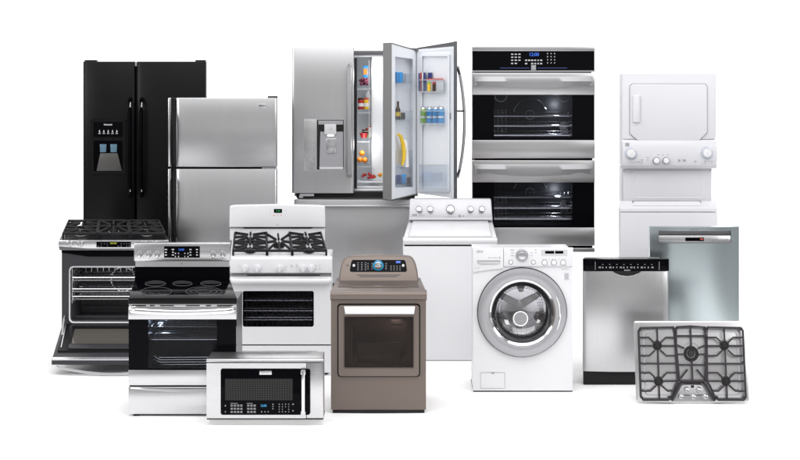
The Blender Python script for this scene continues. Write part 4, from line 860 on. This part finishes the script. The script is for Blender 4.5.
# ================================================================== 11 white top loader
Y = 2.35
t = Thing('top_load_washer', 'white top loading washer with a silver five-knob console', 'washer', Y, 450, 0, z=0)
FL = floor_row(Y)
t.part('body', t.mb().box(403, 497, 243.6, FL-.6, .0, .58, .008, 3), 'white')
t.part('base', t.mb().box(404, 496, FL-.8, FL, .01, .55), 'midgrey')
f = top_map(t, 409, 492, 218.6, 403, 497.2, 239, .56)
t.part('top_deck', slab(t.mb(), f, 0, 1, 0, 1, -.07, .0, .01), 'white')
t.part('front_lip', t.mb().side([(-.004, 243.2), (-.008, 240.5), (.0, 238.6), (.05, 237.8), (.05, 243.2)], 402.9, 497.3, .003), 'white')
ld = t.part('lid', slab(t.mb(), f, .06, .94, .12, .93, .003, .018, .005), 'white')
t.part('lid_seam', slab(slab(slab(slab(t.mb(), f, .045, .06, .25, .92, .0005, .004), f, .94, .955, .25, .92, .0005, .004), f, .06, .94, .93, .955, .0005, .004), f, .06, .94, .1, .12, .0005, .004), 'ltgrey', ld)
D = .5; MC = lambda: MB(Y+D)
m = MC(); m.prism([m.v(x, y, -.07+.004*(219-y)) for x, y in ((408.8, 219.6), (409.8, 199.6), (411, 198.7), (490, 198.7), (491.2, 199.6), (492.2, 219.6))], [m.v(x, y, .06) for x, y in ((408.8, 219.6), (409.8, 199.6), (411, 198.7), (490, 198.7), (491.2, 199.6), (492.2, 219.6))], .005)
cn = t.part('console', m, 'silver')
def tq(px, py, off): return MC().v(px, py, -.07+.004*(219-py)-off)
def tcyl(m, x, y, r, o0, o1, r1=None, bev=0, n=24):
    r1 = r1 or r; return m.prism([tq(x+r*math.cos(a*2*PI/n), y+r*math.sin(a*2*PI/n), o0) for a in range(n)], [tq(x+r1*math.cos(a*2*PI/n), y+r1*math.sin(a*2*PI/n), o1) for a in range(n)], bev)
t.part('console_edge', MC().hexa([tq(409.2, 217, .002), tq(491.8, 217, .002), tq(492, 218.2, .002), tq(409, 218.2, .002)], [tq(409.2, 217, -.01), tq(491.8, 217, -.01), tq(492, 218.2, -.01), tq(409, 218.2, -.01)]), 'ltgrey', cn)
for x, r in ((418.9, 3), (430, 3), (450.3, 4.2), (470.6, 3), (481.7, 3)):
    kr = t.part('knob_skirt', tcyl(MC(), x, 208.6, r+.3, .004, .0), 'midgrey', cn); t.part('knob', tcyl(MC(), x, 208.4, r*.78, .042, .004, r, .004), 'chrome', kr)
    m = MC()
    for a in range(9):
        th = PI+a*PI/8; X_, Y_ = x+(r+1.9)*math.cos(th), 208.4+(r+1.9)*math.sin(th); m.hexa([tq(X_-.3, Y_-.25, .001), tq(X_+.3, Y_-.25, .001), tq(X_+.3, Y_+.25, .001), tq(X_-.3, Y_+.25, .001)], [tq(X_-.3, Y_-.25, -.001), tq(X_+.3, Y_-.25, -.001), tq(X_+.3, Y_+.25, -.001), tq(X_-.3, Y_+.25, -.001)])
    t.part('scale_print', m, 'midgrey', kr)
m = MC()
def tb(x0, x1, y0, y1): m.hexa([tq(x0, y0, .0012), tq(x1, y0, .0012), tq(x1, y1, .0012), tq(x0, y1, .0012)], [tq(x0, y0, -.001), tq(x1, y0, -.001), tq(x1, y1, -.001), tq(x0, y1, -.001)])
tb(412.2, 417, 213.6, 215.2); [tb(419+k*1.6, 420+k*1.6, 214.4, 215) for k in range(4)]; [tb(444+k*2.2, 445+k*2.2, 216, 216.6) for k in range(6)]; tcyl(m, 459.4, 215.4, 1.3, .0012, -.001); tb(462, 464, 215, 216)
t.part('lettering', m, 'greyline', cn)

# ================================================================== 12 front loading washer
Y = 1.0
t = Thing('front_load_washer', 'white front loading washer with a large round silver door', 'washer', Y, 522, 0, z=0)
FL = floor_row(Y); cx, cy = 522.1, 312.2
sq = []
n = 64
def sqpt(a, x0, x1, y0, y1):    # the point where a ray from the door centre meets the front's edge
    c, s_ = math.cos(a), math.sin(a); k = min((x1-cx)/c if c > 0 else ((x0-cx)/c if c < 0 else 1e9), (y1-cy)/s_ if s_ > 1e-9 else ((y0-cy)/s_ if s_ < -1e-9 else 1e9)); return (cx+c*k, cy+s_*k)
m = t.mb()
angs = sorted(set([2*PI*k/n for k in range(n)]+[math.atan2(yy-cy, xx-cx) % (2*PI) for xx in (473, 572.6) for yy in (247.8, FL-1.4)]))
ou = [sqpt(a, 473, 572.6, 247.8, FL-1.4) for a in angs]; inn = [(cx+43*math.cos(a), cy+43*math.sin(a)) for a in angs]
m.ring(ou, inn, .0, .03); bo = t.part('front_panel', m, 'white')
m = t.mb(); m.box(474, 571.6, 251.6, FL-1.4, .36, .5).box(473.4, 478, 251.6, FL-1.4, .03, .36).box(567.6, 572.2, 251.6, FL-1.4, .03, .36).box(478, 567.6, 251.6, 256, .03, .36).box(478, 567.6, FL-8, FL-1.4, .03, .36); t.part('cabinet', m, 'white')
t.part('base', t.mb().box(473.4, 572.4, FL-1.4, FL, .004, .48), 'blackm')
cp = t.part('control_panel', t.mb().box(503.6, 573, 247.6, 266.2, -.012, .0, .003), 'white')
dw = t.part('detergent_drawer', t.mb().poly([(472.8, 247.6), (503.2, 247.6), (503.2, 268.5), (492, 269.4), (472.8, 272.4)], -.012, .0, .003), 'white')
t.part('drawer_handle', t.mb().poly([(477, 260.2), (500.4, 260.2), (500, 262.8), (497.5, 264), (480, 264), (477.4, 262.8)], -.014, -.011), 'midgrey', dw)
t.part('drawer_handle', t.mb().poly([(477.4, 261.6), (500, 261.6), (499.6, 262.9), (497, 263.8), (480.4, 263.8), (477.8, 262.9)], -.02, -.012, .002), 'ltgrey', dw)
t.part('lettering', t.mb().text('LG', 481.2, 251.4, 2.0, -.0128, bold=.0006).ring(circ(478, 251.4, 1.3, 16), circ(478, 251.4, .8, 16), -.0132, -.012).marks(489, 497, 257.6, 257.6, 5, 1, 1.3, .6, -.0132, 0).box(499, 500, 256.8, 258.2, -.0132, -.012).marks(476, 478.5, 267.8, 267.8, 2, 1, 1.2, .5, -.0132, 0), 'greyline', dw)
dl = t.part('dial', t.mb().cyl(521.8, 255.2, 5.6, -.026, -.012, 6.4, 40, .003), 'silver', cp); t.part('dial_cap', t.mb().cyl(521.8, 255.2, 3.6, -.052, -.026, 4.3, 32, .004), 'satin', dl)
for x, y, r in ((510.7, 262, 1.9), (533.2, 262, 1.9), (544.4, 262.4, 2.5), (553.8, 262.4, 2.5), (563, 262.4, 2.5)):
    k = t.part('button_ring', t.mb().annulus(x, y, r+.5, r-.1, -.0145, -.012, 24), 'midgrey', cp); t.part('button', t.mb().cyl(x, y, r-.2, -.02, -.012, bev=.002), 'whitepl', k)
dp = t.part('display_panel', t.mb().ring(rrect(541, 567, 249.6, 255.6, .6), rrect(541.5, 566.5, 250.1, 255.1, .5), -.0135, -.012).box(541.5, 566.5, 250.1, 255.1, -.0128, -.012), 'ltgrey', cp)
t.part('display', t.mb().box(545, 554, 250.8, 253.4, -.0142, -.0128).box(555, 563.2, 250.8, 253.4, -.0142, -.0128), 'blackg', dp)
m = t.mb().marks(511, 513.5, 249.8, 255.4, 1, 3, 4, .6, -.0132, 0).marks(531.5, 535.5, 249.8, 255.4, 2, 3, 2.6, .6, -.0132, .2).marks(543, 565, 259, 259, 8, 1, 1.2, .4, -.0132, 0).marks(542, 566, 265, 265, 9, 1, 1.2, .4, -.0132, .2); t.part('lettering', m, 'midgrey', cp)
t.part('lettering', t.mb().marks(562, 568, 269.2, 269.2, 5, 1, 1.1, .7, -.0012, 0), 'midgrey', bo)
k = t.part('sticker', t.mb().box(564.2, 569, 272.8, 280.2, -.0015, .0), 'ltgrey', bo); t.part('lettering', t.mb().ring(circ(566.6, 275.6, 1.7, 16), circ(566.6, 275.6, 1.1, 16), -.003, -.0015).box(565, 568.2, 278, 278.6, -.003, -.0015), 'midgrey', k)
t.part('door_seam', t.mb().annulus(cx, cy, 45, 42, -.004, .02, 72), 'blackg')
dr = t.part('door', t.mb().lathe(cx, cy, [(44.2, .0), (44.3, -.02), (43.2, -.034), (40, -.042), (36, -.044), (33.6, -.036), (32.5, -.02), (32, .03)], 96), 'silver')
t.part('inner_ring', t.mb().lathe(cx, cy, [(33.4, -.034), (32.8, -.038), (31, -.03), (30, -.01), (29.4, .02), (29.2, .05)], 96), 'chrome', dr)
t.part('gasket', t.mb().lathe(cx, cy, [(31, .03), (29, .045), (26, .06), (25.2, .09), (26.4, .12)], 72), 'rubber', bo)
t.part('glass_bowl', t.mb().lathe(cx, cy, [(30, .0), (28, .03), (24, .07), (18, .10), (10, .115), (.3, .12)], 64), 'bowl', dr)
P = [(cx+37.6*math.cos(a), cy+37.6*math.sin(a), -.047) for a in [math.radians(-26+k*52/14) for k in range(15)]]
t.part('handle', t.mb().tube(P, .008, 8), 'chrome', dr)
dm_ = t.part('drum', t.mb().lathe(cx, cy, [(27, .1), (28, .13), (28, .34), (24, .35), (.3, .35)], 64), 'drum')
m = t.mb()
for ri in range(6):
    for k in range(40): 
        a = 2*PI*(k+.5*(ri % 2))/40; d = .14+ri*.03; x, y = cx+27.7*math.cos(a), cy+27.7*math.sin(a); m.box(x-.5, x+.5, y-.5, y+.5, d, d+.012)
for rr_ in (24, 21.5, 19):
    for k in range(int(rr_*2)): a = 2*PI*k/int(rr_*2); m.box(cx+rr_*math.cos(a)-.35, cx+rr_*math.cos(a)+.35, cy+rr_*math.sin(a)-.35, cy+rr_*math.sin(a)+.35, .345, .3495)
t.part('drum_holes', m, 'blackm', dm_)
for a0 in (-90, 30, 150):
    a = math.radians(a0); rad = Vector((math.cos(a), math.sin(a))); tg = Vector((-rad.y, rad.x)); V = []
    for d in (.12, .33):
        for (rr_, w_) in ((27.8, 5), (18, 2.2), (18, -2.2), (27.8, -5)): V.append(t.v(cx+rad.x*rr_+tg.x*w_, cy+rad.y*rr_+tg.y*w_, d))
    t.part('drum_baffle', t.mb().prism(V[:4], V[4:], .006), 'dgrey', dm_)
m = t.mb()
for k in range(3):
    a = math.radians(90+120*k); c_, s_ = math.cos(a), math.sin(a); q = [(cx+c_*r0-s_*w_, cy+s_*r0+c_*w_) for r0, w_ in ((3, 4), (24, 2.6), (24, -2.6), (3, -4))]; m.poly(q, .33, .349, .003)
t.part('drum_spider', m, 'steeldk', dm_)
hb = t.part('hub', t.mb().cyl(cx-.8, 320.5, 7, .095, .12, 7, 32, .003), 'midgrey', dr); t.part('hub_ring', t.mb().annulus(cx-.8, 320.5, 7.6, 6.6, .09, .12, 32), 'chrome', hb)
t.part('hub_lettering', t.mb().text('LG', cx-.8, 320.5, 2.2, .094), 'midgrey', hb)
fl = t.part('filter_door', t.mb().ring(rrect(480.4, 505, 372.4, 388.6, .8), rrect(480.8, 504.6, 372.8, 388.2, .7), -.0015, .0).poly([(491, 372.4), (494.6, 372.4), (492.8, 374.6)], -.0015, .0), 'midgrey', bo)

# ================================================================== 13 dishwasher with black panel
Y = 1.28
t = Thing('dishwasher', 'stainless dishwasher with a black control panel and black toe kick', 'dishwasher', Y, 626, 0, z=0)
FL = floor_row(Y)
t.part('tub', t.mb().box(590, 667, 264, FL-13, .05, .45), 'dgrey')
cp = t.part('control_panel', t.mb().bow(583.2, 669, 259, 270.9, -.006, .05, .012, r=.008, bev=.003), 'blackg')
m = t.mb().bow(583.4, 668.8, 271.1, 371.5, .012, .06, .032, r=.012, bev=.002); dr = t.part('door', m, 'steel')
t.part('toe_kick', t.mb().box(583.8, 668.4, 371.7, FL, .012, .06, .002), 'blackm')
m = t.mb(); 
t.part('pocket_handle', t.mb().poly([(612.5, 270.9), (640.5, 270.9), (638, 273), (633, 275.2), (626.6, 276), (620, 275.2), (615, 273)], -.026, -.012, .003), 'blackm', cp)
t.part('handle_lip', t.mb().poly([(612, 271), (615, 272.8), (620, 274.8), (626.6, 275.7), (633, 274.8), (638, 272.8), (641, 271), (639.2, 272.7), (634, 275.4), (626.6, 276.4), (619, 275.4), (614, 272.7)], -.03, -.012), 'steelbr', cp)
m = t.mb(); R = random.Random(3)
for k in range(16):
    x = 599+k*3.5; m.box(x-.45, x+.45, 266.4, 267.6+R.random()*.5, -.0205, -.017)
    if k % 3 == 0: m.box(x+.9, x+1.5, 266.2, 268, -.0205, -.017)
    if k % 2: m.box(x-.8, x+.8, 264, 264.3, -.0205, -.017)
m.box(594.8, 595.2, 261.5, 269.6, -.0185, -.014).box(658.7, 659.1, 261.5, 269.6, -.0185, -.014)
t.part('lettering', m, 'midgrey', cp)
t.part('logo', t.mb().text('BOSCH', 627, 270.0, 1.3, -.0206), 'print_w', cp)

# ================================================================== 14 blue steel dishwasher
Y = 1.95; BASE = 350
plinth(653, 736, BASE, Y+.04, Y+.56, 'low white display plinth under the bluish steel dishwasher')
t = Thing('dishwasher', 'bluish stainless dishwasher with a recessed pocket control strip', 'dishwasher', Y, 695, BASE)
t.part('tub', t.mb().box(658, 737, 232, BASE-8, .06, .42), 'dgrey')
m = t.mb(); bd_ = lambda x: -.05*(1-abs((x-694.4)/44.6)**3)
def strip(m, xa, xb, y0, y1, n=48):
    xs = [xa+(xb-xa)*k/n for k in range(n+1)]; V = [t.v(x, y, bd_(x)) for y in (y0, y1) for x in xs]+[t.v(x, y, .05) for y in (y0, y1) for x in xs]; k = n+1; F = []
    for i in range(n): F += [(i, i+1, k+i+1, k+i), (2*k+i, 3*k+i, 3*k+i+1, 2*k+i+1), (i, 2*k+i, 2*k+i+1, i+1), (k+i, k+i+1, 3*k+i+1, 3*k+i)]
    F += [(0, k, 3*k, 2*k), (n, 2*k+n, 3*k+n, k+n)]; return m.faces(V, F)
strip(m, 649.8, 739, 242.6, BASE-8); strip(m, 649.8, 739, 226.6, 230.4)
dr = t.part('door', m, 'blue')
for xa, xb in ((649.8, 658.2), (730.6, 739)): t.part('door_stile', strip(t.mb(), xa, xb, 230.4, 242.6, 8), 'blue', dr)
t.part('pocket', t.mb().box(658.2, 730.6, 230.4, 242.6, .03, .05), 'steeldk', dr)
cp = t.part('control_panel', t.mb().side([(-.012, 235.4), (-.022, 242.4), (.03, 242.4), (.03, 234.8)], 658.4, 730.4, .001), 'steelbr', dr)
dsp = t.part('display_panel', t.mb().box(685, 703.4, 237.2, 240.8, -.024, -.01), 'blackg', cp)
t.part('display', t.mb().box(699.6, 702.6, 238.2, 239.4, -.0252, -.024), 'redl', dsp)
t.part('lettering', t.mb().marks(661, 681, 238.6, 240, 8, 2, 1.6, .6, -.0235, .3).marks(707, 727, 238.6, 240, 8, 2, 1.6, .6, -.0235, .3), 'midgrey', cp)
t.part('logo', t.mb().text('BOSCH', 694.4, 229.0, 1.5, -.0515, bold=.0004).ring(circ(689.4, 229, 1, 12), circ(689.4, 229, .6, 12), -.0525, -.05), 'greyline', dr)
t.part('toe_kick', t.mb().box(652, 737, BASE-8, BASE, .06, .1), 'blackm')

# ================================================================== 15 gas cooktop leaning back
Y = .55
FL = floor_row(Y)
s = sc(Y)
b = MB(0); X0, X1 = (662-400)/s, (724-400)/s
b.prism([Vector((X0, Y+.06, 0)), Vector((X0, Y+.32, 0)), Vector((X0, Y+.15, .38))], [Vector((X1, Y+.06, 0)), Vector((X1, Y+.32, 0)), Vector((X1, Y+.15, .38))])
single('display_wedge', b, 'riser', 'white wedge propping up the gas cooktop from behind', 'wedge', Vector(((X0+X1)/2, Y+.15, 0)))
t = Thing('gas_cooktop', 'stainless gas cooktop with five burners propped upright at the lower right', 'cooktop', Y, 693, 0, z=0)
t.shear = (0, math.tan(math.radians(15)))
def arc_rect(x0, x1, y0, y1, r, sag):
    q = rrect(x0, x1, y0, y1, r, 4); r2 = []
    for k in range(len(q)):
        r2.append(q[k])
        if k == 9:   # along the bottom from right to left
            xa, ya = q[9]; xb, yb = q[10]
            for i in range(1, 12): u = i/12; r2.append((xa+(xb-xa)*u, ya+sag*math.sin(u*PI)))
    return r2
pl = t.part('steel_plate', t.mb().poly(arc_rect(636.4, 749.4, 324.5, FL-2.2, 2.2, 2.0), .0, .02, .004), 'steelh')
m = t.mb(); m.ring(rrect(645, 741, 333.5, 396, 3.5), rrect(646.4, 739.6, 334.8, 394.8, 3), -.006, .0); t.part('pan_edge', m, 'satin', pl)
t.part('burner_box', t.mb().box(652, 734, 334, 396, .02, .05), 'dgrey')
GH = -.030; r = .0062
def bar(m, *P, rr=r, h=GH): return m.tube([(x, y, h) for x, y in P], rr, 8)
def side_grate(x0, x1, mir):
    g = t.mb(); X = (lambda x: x) if not mir else (lambda x: 2*693-x)
    fr = [(642, 330.4), (676, 329.6), (677.4, 350), (678.4, 382), (676, 386), (671, 397.5), (668, 399.4), (642.5, 399.4), (640.6, 397), (640.4, 333), (642, 330.4)]
    bar(g, *[(X(a), b_) for a, b_ in fr], rr=.0078)
    for y in (339.6, 347.6, 357.2, 364.8, 373.6, 381.6, 391): 
        if y == 347.6 or y == 381.6: 
            bar(g, (X(640.6), y), (X(655), y)); bar(g, (X(663), y), (X(677), y))
        elif y == 364.8: bar(g, (X(640.6), y), (X(677.8), y))
        elif y in (339.6, 357.2):
            k = 1 if y < 348 else -1; bar(g, (X(640.8), y), (X(650.5), y), (X(656.5), y+5.5*k)); bar(g, (X(677), y), (X(667.6), y), (X(661.6), y+5.5*k))
        else:
            k = 1 if y < 382 else -1; bar(g, (X(640.8), y), (X(650.5), y), (X(656.5), y+5.5*k)); bar(g, (X(677 if k > 0 else 673.5), y), (X(667.6), y), (X(661.6), y+5.5*k))
    bar(g, (X(659.2), 329.8), (X(659.2), 343)); bar(g, (X(659.2), 352), (X(659.2), 377)); bar(g, (X(659.2), 386), (X(659.2), 399.4))
    for a, b_ in ((642, 332), (676, 331), (642, 397.6), (669, 397), (641, 364), (678, 364)): g.tube([(X(a), b_, GH), (X(a), b_, .0)], .008, 6)
    t.part('grate', g, 'irongrey')
side_grate(0, 0, False); side_grate(0, 0, True)
g = t.mb(); bar(g, (678.4, 329.6), (693, 328.8), (707.6, 329.6), (708.2, 348), (706.4, 380), (706, 381.4), (680, 381.4), (679.6, 380), (677.8, 348), (678.4, 329.6), rr=.0078)
for y in (338, 346.8, 366): 
    if y == 338 : bar(g, (678.2, y), (707.8, y))
    elif y == 366: bar(g, (678.8, y), (707.2, y))
    else: bar(g, (678, y+9), (686, y+9)); bar(g, (700, y+9), (708, y+9))
bar(g, (693, 329), (693, 350)); bar(g, (693, 361), (693, 381))
bar(g, (681, 379), (688.4, 370.4)); bar(g, (705, 379), (697.6, 370.4)); bar(g, (679, 347), (686, 350)); bar(g, (707, 347), (700, 350))
for a, b_ in ((679, 331), (707, 331), (680, 380), (706, 380)): g.tube([(a, b_, GH), (a, b_, .0)], .008, 6)
t.part('grate', g, 'irongrey', None, 'middle grate')
for x in (659.2, 726.8):
    for y in (347.8, 382): 
        bn = t.part('burner', t.mb().cyl(x, y, 4.3, -.018, .0, 4.8, 28, .003), 'irongrey'); t.part('burner_cap', t.mb().cyl(x, y, 3, -.028, -.018, 3.4, 24, .003), 'blackm', bn); t.part('burner_ring', t.mb().annulus(x, y, 6, 5.2, -.003, .0, 28), 'satin', bn)
bn = t.part('burner', t.mb().annulus(693, 355.6, 7.4, 4.6, -.02, .0, 36), 'blackm', None, 'large centre burner'); t.part('burner_cap', t.mb().cyl(693, 355.6, 3.2, -.026, .0, 3.8, 24, .003), 'irongrey', bn); t.part('burner_ring', t.mb().annulus(693, 355.6, 10.6, 10, -.003, .0, 40), 'midgrey', bn)
m = t.mb(); m.poly([(684.6, 384.4), (701.4, 384.4), (703.6, 386), (713.5, 401.6), (672.5, 401.6), (682.4, 386)], -.006, .0, .002); cp = t.part('control_panel', m, 'steelbr')
m = t.mb(); P = [(671.5, 400.4), (680.6, 384.6), (683.4, 382.8), (702.6, 382.8), (705.4, 384.6), (714.5, 400.4)]; bar(m, *P, rr=.010, h=-.02); t.part('panel_rail', m, 'irongrey', cp)
for x, y in ((686.8, 390), (699.2, 390), (680.6, 396.4), (693, 396.6), (705.4, 396.4)):
    k = t.part('knob_ring', t.mb().annulus(x, y, 3.1, 2.5, -.009, -.005, 24), 'midgrey', cp); kk = t.part('knob', t.mb().cyl(x, y, 2.1, -.034, -.006, 2.4, 24, .003), 'chrome', k); t.part('knob_grip', t.mb().box(x-.5, x+.5, y-2.2, y+2.2, -.044, -.03, .002), 'satin', kk)
t.part('badge', t.mb().box(691.4, 694.6, 386, 388.4, -.008, -.005), 'blackm', cp)
